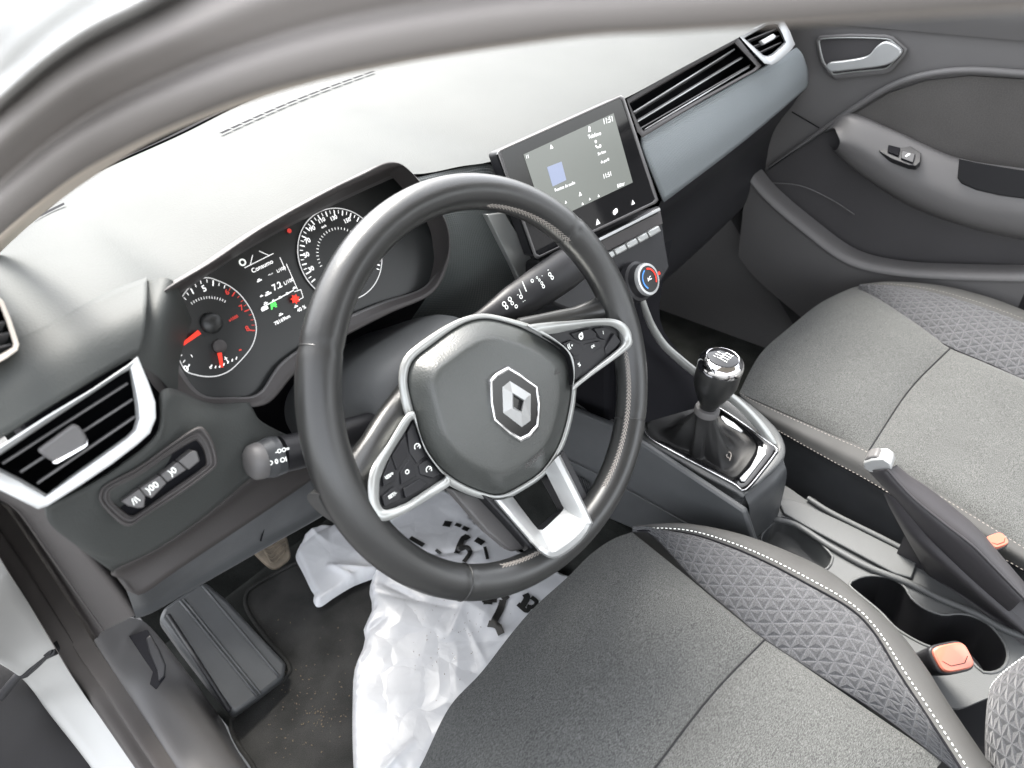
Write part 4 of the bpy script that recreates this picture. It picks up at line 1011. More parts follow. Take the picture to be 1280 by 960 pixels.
sheet('front_cushion', patch(A, Bm, 60, 20, .022, side=True, p=3), M['seat'], ds)
Br = zv([(1000,1300,.27),(1050,1180,.275),(1110,1040,.28),(1178,951,.30)])
sheet('rear_cushion', patch(Bm, Br, 60, 16, .012, side=True, p=3), M['seat'], ds)
tube('cushion_seam', [p+UP*.0008 for p in Bm], .0010, M['dark'], ds, seg=6, n=40)
# front drop
loft('front_skirt', [A, [p+V((0, .004, -.025)) for p in A], [p+V((0, .0, -.09)) for p in A], [p+V((0, -.02, -.17)) for p in A]], M['seatside'], ds, n=60)
Il = zv([(790,665,.290),(815,669,.292),(867,724,.296),(920,769,.298),(956,799,.297),(1025,844,.298),(1100,892,.30),(1178,951,.302),(1260,1020,.305)])
Ir = zv([(792,663,.291),(856,667,.306),(905,681,.318),(957,703,.327),(1010,731,.332),(1062,761,.334),(1092,791,.334),(1122,840,.334),(1156,892,.334),(1197,956,.334),(1240,1030,.334)])
sheet('bolster_insert', patch(Il, Ir, 80, 14, .010, p=2.5), M['tri'], ds)
Io = zv([(793,661,.290),(837,655,.296),(880,658,.306),(931,669,.314),(987,690,.318),(1040,716,.32),(1081,750,.32),(1122,787,.32),(1156,832,.32),(1180,870,.32),(1210,915,.32),(1262,990,.32)])
sheet('bolster_side', patch(Ir, Io, 80, 10, .008, p=2.2), M['seatside'], ds)
loft('outer_skirt', [Io, [p+V((.004, 0, -.03)) for p in Io], [p+V((0.0, 0, -.16)) for p in Io]], M['seatside'], ds, n=60)
tube('piping', [p+UP*.0002 for p in Il], .0010, M['dark'], ds, seg=6, n=70)
stitchline([p.lerp(q, .14)+UP*.0042 for p, q in zip(cr(Ir, 60), cr(Io, 60))][3:], M['white'], ds)
tube('piping', [p+UP*.001 for p in Ir], .0012, M['void'], ds, seg=6, n=70)
# left front bolster corner
Ll = zv([(530,928,.282),(545,945,.285),(562,975,.29),(580,1010,.292)])
Lo_ = zv([(515,945,.27),(512,975,.27),(515,1010,.27),(525,1040,.27)])
# backrest
def backrest(cx, par, m, mside, s=1):
    prof = [(-.47, .30), (-.50, .40), (-.545, .55), (-.59, .72), (-.62, .86)]
    secs = []
    for (y, z) in prof:
        hw = .245 if z < .7 else .21
        secs.append([V((cx-hw, y+.03, z)), V((cx-hw*.86, y+.055, z)), V((cx-hw*.6, y+.005, z)), V((cx, y-.01, z)), V((cx+hw*.6, y+.005, z)), V((cx+hw*.86, y+.055, z)), V((cx+hw, y+.03, z)), V((cx+hw, y-.06, z)), V((cx, y-.10, z)), V((cx-hw, y-.06, z))])
    cs = [cr(s_, 60, True) for s_ in secs]
    vs = [v for c in cs for v in c]; fs = gridfaces(len(cs), 60, cv=True); fs.append(tuple((len(cs)-1)*60+i for i in range(60))); fs.append(tuple(range(60))[::-1])
    return mk('backrest', vs, fs, m, par, sub=1)
bk = [[X(1240, 1010, -.135), X(1236, 930, -.13), X(1236, 868, -.125), X(1248, 845, -.125), X(1282, 818, -.125), X(1330, 785, -.125)]]
bk.append([p+V((-.03, -.0, .018)) for p in bk[0]])
bk.append([p+V((-.06, -.01, .012)) for p in bk[0]])
bk.append([p+V((-.10, -.04, -.01)) for p in bk[0]])
bb = loft('backrest_bolster', [[p+V((.0, -.06, -.04)) for p in bk[0]], [p+V((.008, -.02, -.015)) for p in bk[0]], bk[0]], M['seatside'], ds, n=40)
loft('backrest_insert', bk, M['tri'], ds, n=40)
stitchline([p+V((-.004, 0, .004)) for p in bk[0]], M['white'], ds)

ps = thing('passenger_seat', 'passenger seat in grey fabric with quilted bolster, behind the handbrake', 'car seat', (.36, -.25, .05), 'front seats')
A = zv([(924,491,.283),(950,443,.285),(987,409,.285),(1025,379,.285),(1062,361,.287),(1078,357,.292)])
Bm = zv([(1086,563,.293),(1137,487,.293),(1188,435,.300)])
sheet('front_cushion', patch(A, Bm, 60, 20, .020, side=True, p=3), M['seat'], ps)
Br = zv([(1335,720,.285),(1390,620,.285),(1480,560,.305)])
sheet('rear_cushion', patch(Bm, Br, 60, 16, .012, side=True, p=3), M['seat'], ps)
tube('cushion_seam', [p+UP*.0008 for p in Bm], .0010, M['dark'], ps, seg=6, n=40)
loft('front_skirt', [A, [p+V((0, .004, -.025)) for p in A], [p+V((0, .0, -.09)) for p in A], [p+V((0, -.02, -.17)) for p in A]], M['seatside'], ps, n=60)
Il = zv([(1072,362,.290),(1090,374,.294),(1122,397,.297),(1155,416,.298),(1188,435,.300),(1235,455,.30),(1285,477,.30),(1400,522,.30),(1480,560,.305)])
Ir = zv([(1074,360,.291),(1110,357,.310),(1160,364,.325),(1210,378,.332),(1250,392,.334),(1285,406,.334),(1390,455,.334),(1480,500,.334)])
sheet('bolster_insert', patch(Il, Ir, 80, 14, .010, p=2.5), M['tri'], ps)
Io = zv([(1076,357,.290),(1119,354,.300),(1175,357,.314),(1231,370,.32),(1285,390,.32),(1390,435,.32),(1490,480,.32)])
sheet('bolster_side', patch(Ir, Io, 80, 10, .006, p=2.2), M['seatside'], ps)
loft('outer_skirt', [Io, [p+V((.004, 0, -.03)) for p in Io], [p+V((0, 0, -.16)) for p in Io]], M['seatside'], ps, n=60)
stitchline([p.lerp(q, .15)+UP*.002 for p, q in zip(cr(Ir, 60), cr(Io, 60))][3:], M['thread'], ps)
tube('piping', [p+UP*.0006 for p in Il], .0012, M['void'], ps, seg=6, n=70)
# inner side of passenger cushion
s0 = zv([(924,491,.283),(942,511,.285),(987,534,.288),(1040,556,.29),(1086,563,.293),(1150,610,.293),(1240,665,.29),(1335,720,.285)])
s0 = zv([(924,491,.283),(942,500,.287),(987,520,.291),(1040,543,.294),(1086,563,.296),(1150,602,.295),(1240,658,.292),(1335,718,.287)])
s1 = zv([(934,505,.27),(955,528,.272),(990,548,.275),(1040,576,.275),(1088,602,.275),(1150,640,.275),(1240,690,.27),(1335,745,.27)])
s2 = zv([(950,545,.225),(968,552,.23),(1000,566,.235),(1045,594,.235),(1090,622,.235),(1150,660,.235),(1240,705,.23),(1335,765,.23)])
s3 = [p+V((0, 0, -.12)) for p in s2]
sA = [s0[i] for i in range(len(s0))]
loft('inner_side', [s0, [p.lerp(q, .5)+V((-.006, 0, .006)) for p, q in zip(s0, s1)], s1], M['seatside'], ps, n=60)
loft('inner_skirt', [s1, s2, s3], M['backcloth'], ps, n=60)
stitchline([p+UP*.001 for p in [a.lerp(b, .12) for a, b in zip(s0, s1)]], M['thread'], ps)
stitchline([p+V((-.002, 0, .001)) for p in s1][1:], M['thread'], ps)
tube('piping', [p+V((-.001, 0, .0)) for p in s1], .0013, M['void'], ps, seg=6, n=60)

# ---- buckles
def buckle(label, c, w_ax, n_ax, up_ax, sz=1.0, h=.09):
    t = thing('seat_belt_buckle', label, 'seat belt buckle', tuple(c-up_ax*h), None)
    w = .015*sz; d = .010*sz
    def ringp(sw_, sd, hh, n=28, p=4):
        o = []
        for i in range(n):
            a = 2*math.pi*i/n
            cx = abs(math.cos(a))**(2/p)*math.copysign(1, math.cos(a)); sy = abs(math.sin(a))**(2/p)*math.copysign(1, math.sin(a))
            o.append(c+w_ax*sw_*cx+n_ax*sd*sy+up_ax*hh)
        return o
    secs = [ringp(w*.75, d*.7, -h), ringp(w*.95, d*.95, -h*.5), ringp(w*1.08, d*1.12, -.012), ringp(w*1.12, d*1.15, -.003), ringp(w*1.05, d*1.08, 0), ringp(w*.9, d*.85, -.001)]
    mk('body', [v for s_ in secs for v in s_], gridfaces(len(secs), 28, cv=True)+[tuple(5*28+i for i in range(28))], M['dark'], t)
    b = [ringp(w*.98, d*.98, -.001), ringp(w*.98, d*.98, .003), ringp(w*.9, d*.88, .0045)]
    bo = mk('release_button', [v for s_ in b for v in s_], gridfaces(3, 28, cv=True)+[tuple(2*28+i for i in range(28))], M['buckle'], t, auto=40)
    q = [c+w_ax*x+n_ax*y+up_ax*.0048 for x, y in ((-w*.75, -d*.1), (-w*.4, -d*.55), (w*.4, -d*.55), (w*.75, -d*.1))]
    D = [bar(a, b_, .0006, up_ax, 0) for a, b_ in zip(q, q[1:])]
    merge('button_groove', D, M['void'], bo, smooth=False)
    return t
c = X(1190, 822, -.095)
buckle('orange topped seat belt buckle beside the driver seat and cup holders', c, V((.75, -.55, -.1)).normalized(), V((.45, .70, .45)).normalized(), V((-.25, -.3, .92)).normalized(), 1.45)['group'] = 'seat belt buckles'
c = X(1245, 677, .080)
buckle('orange topped seat belt buckle partly hidden behind the handbrake', c, V((.85, -.5, 0)).normalized(), V((.45, .8, .3)).normalized(), V((-.05, -.2, .98)).normalized(), .85)['group'] = 'seat belt buckles'

# ================================================================= PASSENGER DOOR
pd = thing('passenger_door', 'closed passenger door with dark trim, armrest and silver inner handle', 'car door', (.75, 0, .1))
XD = .70
def xd(L, x=XD): return [X(u, v, x) for u, v in L]
# panel
vs = [V((XD+.005, -.75, -.03)), V((XD+.005, .60, -.03)), V((XD+.005, .60, .62)), V((XD+.002, .45, .80)), V((XD+.004, -.75, .80)), V((XD+.005, -.75, .55))]
mk('door_card', vs, [(0, 1, 2, 5), (5, 2, 3, 4)], M['door'], pd, smooth=False, solid=.04, off=1)
tp = xd([(975,5),(1100,8),(1280,12),(1400,14)], .71)
def belt(dx, dz): return [V((XD+dx, .36, .765+dz)), V((XD+dx, .0, .765+dz)), V((XD+dx, -.4, .765+dz)), V((XD+dx, -.75, .765+dz))]
loft('belt_pad', [belt(-.004, -.05), belt(-.014, -.02), belt(-.014, .0), belt(.0, .015), belt(.04, .02)], M['door'], pd, n=20)
# lower darker skin
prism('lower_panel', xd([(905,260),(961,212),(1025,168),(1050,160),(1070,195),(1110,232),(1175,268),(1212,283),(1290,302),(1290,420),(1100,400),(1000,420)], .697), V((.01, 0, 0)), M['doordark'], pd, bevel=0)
# arc insert
arc = [(961,210),(1025,165),(1062,139),(1111,109),(1156,94),(1212,88),(1290,93)]
tube('arc_ridge', xd(arc, .694), [.003, .004, .005, .006, .006, .006], M['door'], pd, seg=12, n=60)
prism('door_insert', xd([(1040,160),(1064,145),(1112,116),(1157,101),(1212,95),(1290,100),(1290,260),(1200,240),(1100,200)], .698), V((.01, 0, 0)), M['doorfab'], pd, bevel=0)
tube('panel_gap', xd([(990,140),(1024,160)], .697), .0012, M['void'], pd, seg=6, n=6)
tube('panel_gap', xd([(961,211),(1020,170),(1062,141)], .692), .0016, M['void'], pd, seg=6, n=12)
# armrest, built as a swept shelf
ar0 = xd([(1032,163),(1060,141),(1119,163),(1197,197),(1290,212)], .692)
ar1 = xd([(1042,160),(1066,147),(1120,168),(1194,201),(1290,226)], .668)
ar2 = xd([(1050,178),(1078,192),(1135,228),(1212,258),(1290,272)], .640)
ar3 = xd([(1044,188),(1073,214),(1135,251),(1210,279),(1290,296)], .652)
ar4 = xd([(1036,182),(1066,210),(1130,254),(1208,284),(1290,303)], .695)
arm_ = loft('armrest', [ar0, ar1, [p.lerp(q, .5)+V((-.004, 0, .006)) for p, q in zip(ar1, ar2)], ar2, ar3, ar4], M['door'], pd, n=50)
pk = z3([(1063,535),(1120,548),(1200,562),(1300,578),(1400,590),(1400,672),(1300,667),(1200,655),(1120,636),(1070,612),(1058,595)])
prism('pull_pocket', [X(u, v, .648) for u, v in pk], V((-.0035, 0, .0045)), M['dark'], arm_, bevel=.0005)
# window switch
swn = V((-.55, 0, .83)).normalized()
SP2 = X(1124, 192, .650)
def q2(u, v, c=0): return onp(u, v, SP2+swn*c, swn)
so2 = z3([(788,478),(800,468),(835,465),(900,485),(938,510),(935,540),(920,553),(895,550),(840,530),(798,505)])
sb = prism('window_switch_plate', [q2(u, v, .004) for u, v in cr([V((a, b, 0)) for a, b in so2], 10) and so2], swn*-.012, M['dark'], pd, bevel=.0012)
prism('window_switch', [q2(u, v, .007) for u, v in z3([(828,482),(868,492),(862,520),(825,505)])], swn*-.006, M['void'], sb, bevel=.0008)
kk = prism('window_switch', [q2(u, v, .0075) for u, v in z3([(873,500),(918,512),(910,542),(870,527)])], swn*-.006, M['gloss'], sb, bevel=.0008)
merge('switch_symbol', [bar(q2(*z3([(885,522)])[0], .008), q2(*z3([(900,512)])[0], .008), .003, swn, .0002)], M['white'], kk, smooth=False)
# handle recess and lever
ho = z3([(584,135),(600,118),(700,112),(820,115),(845,122),(890,162),(886,180),(840,235),(815,246),(700,258),(650,266),(628,250),(600,210)])
hi = z3([(598,140),(608,130),(700,126),(815,130),(840,138),(872,166),(868,178),(830,220),(805,230),(700,240),(648,247),(636,236),(612,202)])
hr = frame('handle_surround', [xd(ho, .703), xd(ho, .694), xd(mixl(ho, hi, .5), .692), xd(hi, .694), xd(shr(hi, .96, 1076, 70), .712)], M['door'], pd, cls=False, auto=50)
vs, fs = tubedata(cr(xd(mixl(ho, hi, .95), .6935), 60, True), .0012, 8, True); mk('surround_line', vs, fs, M['satin'], hr)
prism('handle_recess', xd(hi, .697), V((.004, 0, 0)), M['doordark'], hr, bevel=0)
prism('handle_lever', cr(xd(z3([(625,212),(690,202),(755,188),(785,158),(812,140),(840,145),(868,165),(868,182),(840,208),(800,222),(720,232),(645,240),(628,235)]), .680), 60, True), V((.010, 0, 0)), M['silver'], pd, bevel=.004)
# map pocket
mp0 = xd([(935,215),(960,245),(1008,286),(1060,323),(1119,338),(1200,343),(1290,345)], .64)
def sh(L, a, b, c_): return [p+V((a, b, c_)) for p in L]
loft('map_pocket', [sh(mp0, .045, 0, -.0), sh(mp0, .012, 0, .003), mp0, sh(mp0, -.006, 0, -.008), sh(mp0, -.002, 0, -.03), sh(mp0, .010, 0, -.20)], M['door'], pd, n=50)
tube('pocket_line', xd([(955,228),(1000,232),(1040,250),(1068,268)], .69), .0012, M['door'], pd, seg=6, n=14)
# ================================================================= PASSENGER FOOTWELL / FLOOR
fl = mk('floor', [V((-.66, -.9, -.012)), V((.74, -.9, -.012)), V((.74, .95, -.012)), V((-.66, .95, -.012))], [(0, 1, 2, 3)], M['carpet'], None, smooth=False); struct(fl)
bh = thing('bulkhead', 'black carpeted bulkhead below the dashboard, behind the pedals', 'bulkhead', (0, .8, 0))
mk('firewall', [V((-.66, .60, -.01)), V((.73, .60, -.01)), V((.73, .72, .20)), V((-.66, .72, .20)), V((.73, .72, .76)), V((-.66, .72, .76))], [(0, 1, 2, 3), (3, 2, 4, 5)], M['carpet'], bh, smooth=False)
mk('tunnel', [V((-.09, .8, .22)), V((.09, .8, .22)), V((.09, -.1, .16)), V((-.09, -.1, .16)), V((-.13, .8, -.01)), V((.13, .8, -.01)), V((.12, -.1, -.01)), V((-.12, -.1, -.01))], [(0, 3, 2, 1), (0, 4, 7, 3), (1, 2, 6, 5)], M['carpet'], bh, smooth=False, bevel=.02)

# ================================================================= DRIVER FOOTWELL
def z77(L): return [(x/2.667, 600+y/2.667) for x, y in L]
fr_ = thing('footrest', 'black ribbed plastic footrest left of the floor mat', 'footrest', tuple(Z(280, 820, 0)))
FN = V((.15, -.42, .9)).normalized(); FP = Z(285, 810, .075)
def FR(u, v, c=0): return onp(u, v, FP+FN*c, FN)
prism('pad', [FR(u, v) for u, v in z77([(530,462),(545,425),(590,393),(660,345),(690,340),(760,400),(860,510),(955,610),(950,655),(860,725),(780,782),(700,690),(600,560)])], FN*-.03, M['console'], fr_, bevel=.006)
for a, b in (((600,402),(858,722)),((675,352),(930,655)),((612,398),(870,716))):
    vs, fs = tubedata(cr([FR(*z77([a])[0], .0005), FR(*z77([b])[0], .0005)], 8), .0022, 8); mk('rib', vs, fs, M['console'], fr_)
vs, fs = tubedata([FR(*z77([(560,450)])[0], .0008), FR(*z77([(765,768)])[0], .0008)], .0035, 8); mk('rib', vs, fs, M['dark'], fr_)
# mat
mt = [(307,748),(316,735),(356,712),(400,690),(470,655),(560,640),(720,760),(700,900),(600,1010),(340,1010),(318,960),(300,934),(289,910),(293,896),(322,874),(356,849),(362,832),(337,802),(312,768)]
matp = [Z(u, v, .004) for u, v in mt]
fm = prism('floor_mat', cr(matp, 120, True), V((0, 0, -.006)), M['matm'], None, bevel=.002)
tag(fm, 'dirty dark carpet floor mat with crumbs under the plastic bag', 'floor mat')
vs, fs = tubedata(cr([p+V((0, 0, .002)) for p in matp], 140, True), .0035, 8, True)
eb = mk('edge_binding', vs, fs, M['matm'], fm)
D = []
for _ in range(130):
    if random.random() < .55: u = random.gauss(395, 22); v = random.gauss(885, 26)
    else: u = random.uniform(330, 445); v = random.uniform(770, 955)
    p = Z(u, v, .0065); s = random.uniform(.0006, .0016); a = random.uniform(0, 6.28); q = p+V((math.cos(a), math.sin(a), .2))*s*1.6
    D.append(tubedata([p, q], s*.5, 5))
cbm = merge('crumb_litter', D, M['crumb'], None, smooth=False); cbm['kind'] = 'stuff'; tag(cbm, 'tiny pale crumbs and grit scattered on the floor mat', 'crumbs')
# pedal
pe = thing('brake_pedal', 'worn brown ribbed pedal pad below the dashboard edge', 'pedal', tuple(Z(340, 690, .10)))
PN = V((0, -.75, .66)).normalized(); PP = Z(340, 690, .13)
def PD(u, v, c=0): return onp(u, v, PP+PN*c, PN)
pp = prism('pad', cr([PD(u, v) for u, v in [(317,690),(312,670),(330,655),(354,662),(362,685),(363,698),(354,707),(345,712),(336,709)]], 40, True), PN*-.012, M['pedal'], pe, bevel=.003)
D = []
for k in range(5):
    o = k*6
    D.append(tubedata(cr([PD(318+o*.6+2, 676+o*1.1-6, .001), PD(332+o*.4, 688+o*.8-4, .001), PD(346+o*.3, 676+o*.9-4, .001), PD(357, 664+o, .001)], 10), .0016, 6))
merge('tread', D, M['pedal'], pp)
tube('pedal_arm', [PD(330, 660, -.01), PD(322, 640, -.01)+V((0, .05, .08)), PD(320, 630, -.01)+V((0, .12, .2))], .007, M['dark'], pe, seg=10, n=12)

# ================================================================= PLASTIC BAG
from mathutils import noise as mn
def inpoly(x, y, P):
    c = False; n = len(P); j = n-1
    for i in range(n):
        if ((P[i][1] > y) != (P[j][1] > y)) and (x < (P[j][0]-P[i][0])*(y-P[i][1])/(P[j][1]-P[i][1])+P[i][0]): c = not c
        j = i
    return c
_rc = random.Random(21)
CREASES = []
for _ in range(60):
    cx_, cy_ = _rc.uniform(-.66, -.22), _rc.uniform(.02, .62); an_ = _rc.gauss(.5, .8)
    CREASES.append((cx_, cy_, math.cos(an_), math.sin(an_), _rc.uniform(.03, .11), _rc.uniform(-.006, .009), _rc.uniform(.003, .008)))
def bagz(p, base):
    n1 = mn.noise(V((p.x*5, p.y*5, base*30)))
    n2 = mn.noise(V((p.x*16, p.y*11, base*9)))
    w_ = V((p.x*8+n1*1.0, p.y*6-n1*.8, base*50))
    d_ = mn.voronoi(w_)[0][0]
    z = base+.012*n1+.0025*n2+.010*d_+.006
    for cx_, cy_, ca, sa, ln, am, wd in CREASES:
        dx_, dy_ = p.x-cx_, p.y-cy_; t_ = dx_*ca+dy_*sa
        if abs(t_) > ln: continue
        z += am*math.exp(-abs(-dx_*sa+dy_*ca)/wd)*(1-(t_/ln)**2)
    return z
def bagpiece(name, outline, base, parent, edge_drop=.012, N=150):
    P3 = [Z(u, v, base) for u, v in outline]; P2 = [(p.x, p.y) for p in cr(P3, 90, True)]
    x0 = min(p[0] for p in P2); x1 = max(p[0] for p in P2); y0 = min(p[1] for p in P2); y1 = max(p[1] for p in P2)
    # concentric fill: interior grid by scaling the outline to its centroid along straight fans
    step = .0035
    bm = bmesh.new(); nx = int((x1-x0)/step)+2; ny = int((y1-y0)/step)+2; G_ = {}
    for i in range(nx):
        for j in range(ny):
            x = x0+i*step; y = y0+j*step
            if inpoly(x, y, P2):
                G_[(i, j)] = (x, y)
    # distance to border approx
    def dist(x, y): return min(math.hypot(x-a, y-b) for a, b in P2)
    o0 = root_of(parent) if parent else V((0, 0, 0)); vv = {}
    for kx_, (x, y) in G_.items():
        d = dist(x, y)
        # snap near-border points outwards onto the border
        i_, j_ = kx_
        if any((i_+a_, j_+b_) not in G_ for a_ in (-1, 0, 1) for b_ in (-1, 0, 1)):
            best_ = None
            for (ax_, ay_), (bx_, by_) in zip(P2, P2[1:]+P2[:1]):
                dx_, dy_ = bx_-ax_, by_-ay_; l2 = dx_*dx_+dy_*dy_ or 1e-12
                t_ = max(0, min(1, ((x-ax_)*dx_+(y-ay_)*dy_)/l2)); qx, qy = ax_+dx_*t_, ay_+dy_*t_
                e_ = math.hypot(x-qx, y-qy)
                if best_ is None or e_ < best_[0]: best_ = (e_, qx, qy)
            x, y = best_[1], best_[2]; d = 0
        z = bagz(V((x, y, 0)), base); z = base-.004+(z-base+.004)*min(1, (d/edge_drop))**.6
        vv[kx_] = bm.verts.new(V((x, y, z))-o0)
    for (i, j) in G_:
        if (i+1, j) in vv and (i, j+1) in vv and (i+1, j+1) in vv: bm.faces.new((vv[(i, j)], vv[(i+1, j)], vv[(i+1, j+1)], vv[(i, j+1)]))
    for f in bm.faces: f.smooth = True
    me = bpy.data.meshes.new(name); bm.to_mesh(me); bm.free()
    o = bpy.data.objects.new(name, me); COL.objects.link(o); o.parent = parent; ORG[o.name] = o0; me.materials.append(M['bag'])
    m = o.modifiers.new('s', 'SUBSURF'); m.levels = 1; m.render_levels = 1
    return o
bag = thing('plastic_bag', 'crumpled white plastic bag with torn black lettering lying on the driver floor mat', 'plastic bag', tuple(Z(560, 800, 0)))
BO = [(443,985),(440,930),(440,880),(442,838),(450,816),(456,801),(454,784),(462,768),(465,756),(461,738),(466,720),(480,706),(488,680),(484,650),(500,630),(522,618),(550,611),(583,625),(594,650),(625,668),(644,684),(668,700),(690,712),(714,722),(760,745),(710,800),(640,880),(590,960),(560,1020),(450,1020)]
bagpiece('bag_sheet', BO, .015, bag)
BL = [(369,697),(371,688),(377,680),(380,673),(388,668),(403,659),(420,656),(440,652),(462,668),(478,700),(477,717),(460,724),(440,732),(418,745),(398,758),(391,750),(392,742),(388,736),(379,717)]
bagpiece('bag_corner', BL, .02, bag, .01)
# torn printed letters following the film
def prnt(L, base=.015):
    pts = [Z(u, v, base+.012) for u, v in L]
    c = [V((p.x, p.y, bagz(p, base)+.0012)) for p in pts]; return c
D = []
def strip(L, w):
    c = cr([Z(u, v, .03) for u, v in L], max(4, len(L)*5)); vs = []; fs = []
    for i, p in enumerate(c):
        t = c[min(i+1, len(c)-1)]-c[max(i-1, 0)]; t.z = 0; t.normalize(); s = V((-t.y, t.x, 0))*w/2
        for sg in (-1, 0, 1):
            q = p+s*sg; vs.append(V((q.x, q.y, bagz(q, .015)+.0035)))
    for i in range(len(c)-1):
        for k in range(2): a = i*3+k; fs.append((a, a+1, a+4, a+3))
    return vs, fs
def z8(L): return [(400+x/2.667, 600+y/2.667) for x, y in L]
for L, w in (([(560,475),(590,485),(605,515)], .012), ([(575,480),(600,430),(610,400)], .013), ([(575,405),(545,405)], .010), ([(610,385),(625,400)], .012),
             ([(670,430),(690,400),(685,385)], .012), ([(660,415),(690,440),(700,420)], .008), ([(690,430),(715,425),(722,410),(705,395)], .008),
             ([(455,245),(480,190),(495,200)], .012), ([(465,230),(490,225),(500,245),(480,275)], .009), ([(410,135),(435,140)], .014), ([(475,155),(495,165)], .010),
             ([(520,200),(545,215)], .012), ([(550,225),(560,270)], .006), ([(300,190),(345,215)], .010), ([(385,228),(402,240)], .006), ([(450,140),(470,150)], .008), ([(540,400),(590,400)], .008)):
    D.append(strip(z8(L), w*.95))
for d_ in D: mk('print', d_[0], d_[1], M['print'], bag, smooth=False)
D = []
for _ in range(60):
    u, v = z8([(random.gauss(420, 90), random.gauss(510, 90))])[0]
    p = Z(u, v, .025); p.z = bagz(p, .015)+.003; s = random.uniform(.0005, .0012)
    D.append(tubedata([p, p+V((random.uniform(-1, 1), random.uniform(-1, 1), .1))*.002], s*.5, 5))
merge('dirt_speck', D, M['crumb'], bag, smooth=False)

# ================================================================= BODY SHELL / DOOR OPENING (driver side)
body = thing('car_body', 'white car body edge with black door seals around the driver door opening', 'car body', (-.72, .3, -.1))
# lower-left: pillar trim, sill trim, seals
def zr(L): return [Z(u, v, z) for u, v, z in L]
# seal inner edge, outer edge
sI = zr([(-40,560,.74),(0,628,.62),(11,640,.60),(45,690,.50),(94,765,.36),(120,808,.28),(161,868,.18),(221,960,.11),(262,1020,.09),(330,1110,.09)])
sO = zr([(-60,600,.72),(0,699,.60),(12,718,.57),(37,757,.48),(71,814,.34),(88,842,.27),(112,877,.19),(169,960,.115),(210,1020,.10),(280,1110,.10)])
sM1 = [p.lerp(q, .33)+V((-.006, -.004, .010)) for p, q in zip(sI, sO)]
sM2 = [p.lerp(q, .5)+V((0, 0, .002)) for p, q in zip(sI, sO)]
sM3 = [p.lerp(q, .78)+V((-.004, -.003, .009)) for p, q in zip(sI, sO)]
loft('door_seal', [sI, sM1, sM2, sM3, sO, [p+V((-.003, -.006, -.03)) for p in sO]], M['rubber'], body, n=80)
# white sill outside the seal
wI = [p+V((0, 0, -.004)) for p in sO]
wOp = [(-170,640),(-72,770),(-52,800),(-12,822),(24,845),(42,864),(62,892),(116,962),(150,1020),(215,1110)]
wO = [Z(u, v, p.z-.006) for (u, v), p in zip(wOp, sO)]
sill_up = [p.lerp(q, .08) for p, q in zip(wI, wO)]
loft('white_sill', [wI, [p.lerp(q, .35)+V((-.001, 0, .002)) for p, q in zip(wI, wO)], [p.lerp(q, .7)+V((-.001, 0, .0015)) for p, q in zip(wI, wO)], wO, [p+V((0, .03, -.02)) for p in wO], [p+V((.01, .10, -.05)) for p in wO]], M['paint'], body, pairs=True)
# pillar lower trim
pI = [Y(-30, 600, .12), Y(20, 618, .115), Y(62, 640, .11), Y(100, 690, .11), Y(140, 740, .12), Y(163, 772, .13)]
kO = zr([(-40,560,.74),(0,628,.62),(11,640,.60),(45,690,.50),(94,765,.36),(118,800,.29)])
loft('pillar_trim', [[p+V((-.03, .03, -.06)) for p in kO], [p+V((.003, .003, -.004)) for p in kO], [p.lerp(q, .5)+V((-.004, -.004, .008)) for p, q in zip(kO, pI)], pI, [p+V((.012, .02, -.02)) for p in pI], [p+V((.03, .10, -.06)) for p in pI]], M['dashlow'], body, n=40)
tube('trim_ridge', [p.lerp(q, .55)+V((-.004, -.004, .010)) for p, q in zip(kO, pI)], .0016, M['dashlow'], body, seg=8, n=30)
# sill trim
qI = zr([(118,800,.29),(161,868,.18),(221,960,.11),(262,1020,.09),(330,1110,.09)])
qO = zr([(168,773,.26),(200,815,.19),(228,868,.12),(292,960,.07),(335,1020,.05),(400,1110,.05)])
qM = [p.lerp(q, .5)+V((0, 0, .012)) for p, q in zip(qI, qO)]
st = loft('sill_trim', [[p+V((-.004, .03, -.035)) for p in qI], qI, qM, qO, [p+V((.01, 0, -.05)) for p in qO], [p+V((.012, 0, -.22)) for p in qO]], M['greyplast'], body, n=60)
tube('sill_groove', [p.lerp(q, .12)+V((0, 0, .005)) for p, q in zip(qI, qO)], .0012, M['void'], body, seg=6, n=40)
lev = [(161,795),(184,787),(196,808),(206,829),(206,847),(195,862),(187,855),(191,840),(176,818)]
LNn = V((-.1, -.55, .8)).normalized(); LPp = Z(185, 822, .232)
rl = prism('bonnet_release_recess', [onp(u, v, LPp, LNn) for u, v in lev], LNn*-.004, M['void'], body, bevel=.0008)
prism('bonnet_release', [onp(u, v, LPp+LNn*.003, LNn) for u, v in [(188,793),(199,812),(207,831),(206,845),(198,852),(196,838),(186,815),(182,798)]], LNn*-.006, M['dark'], rl, bevel=.002)
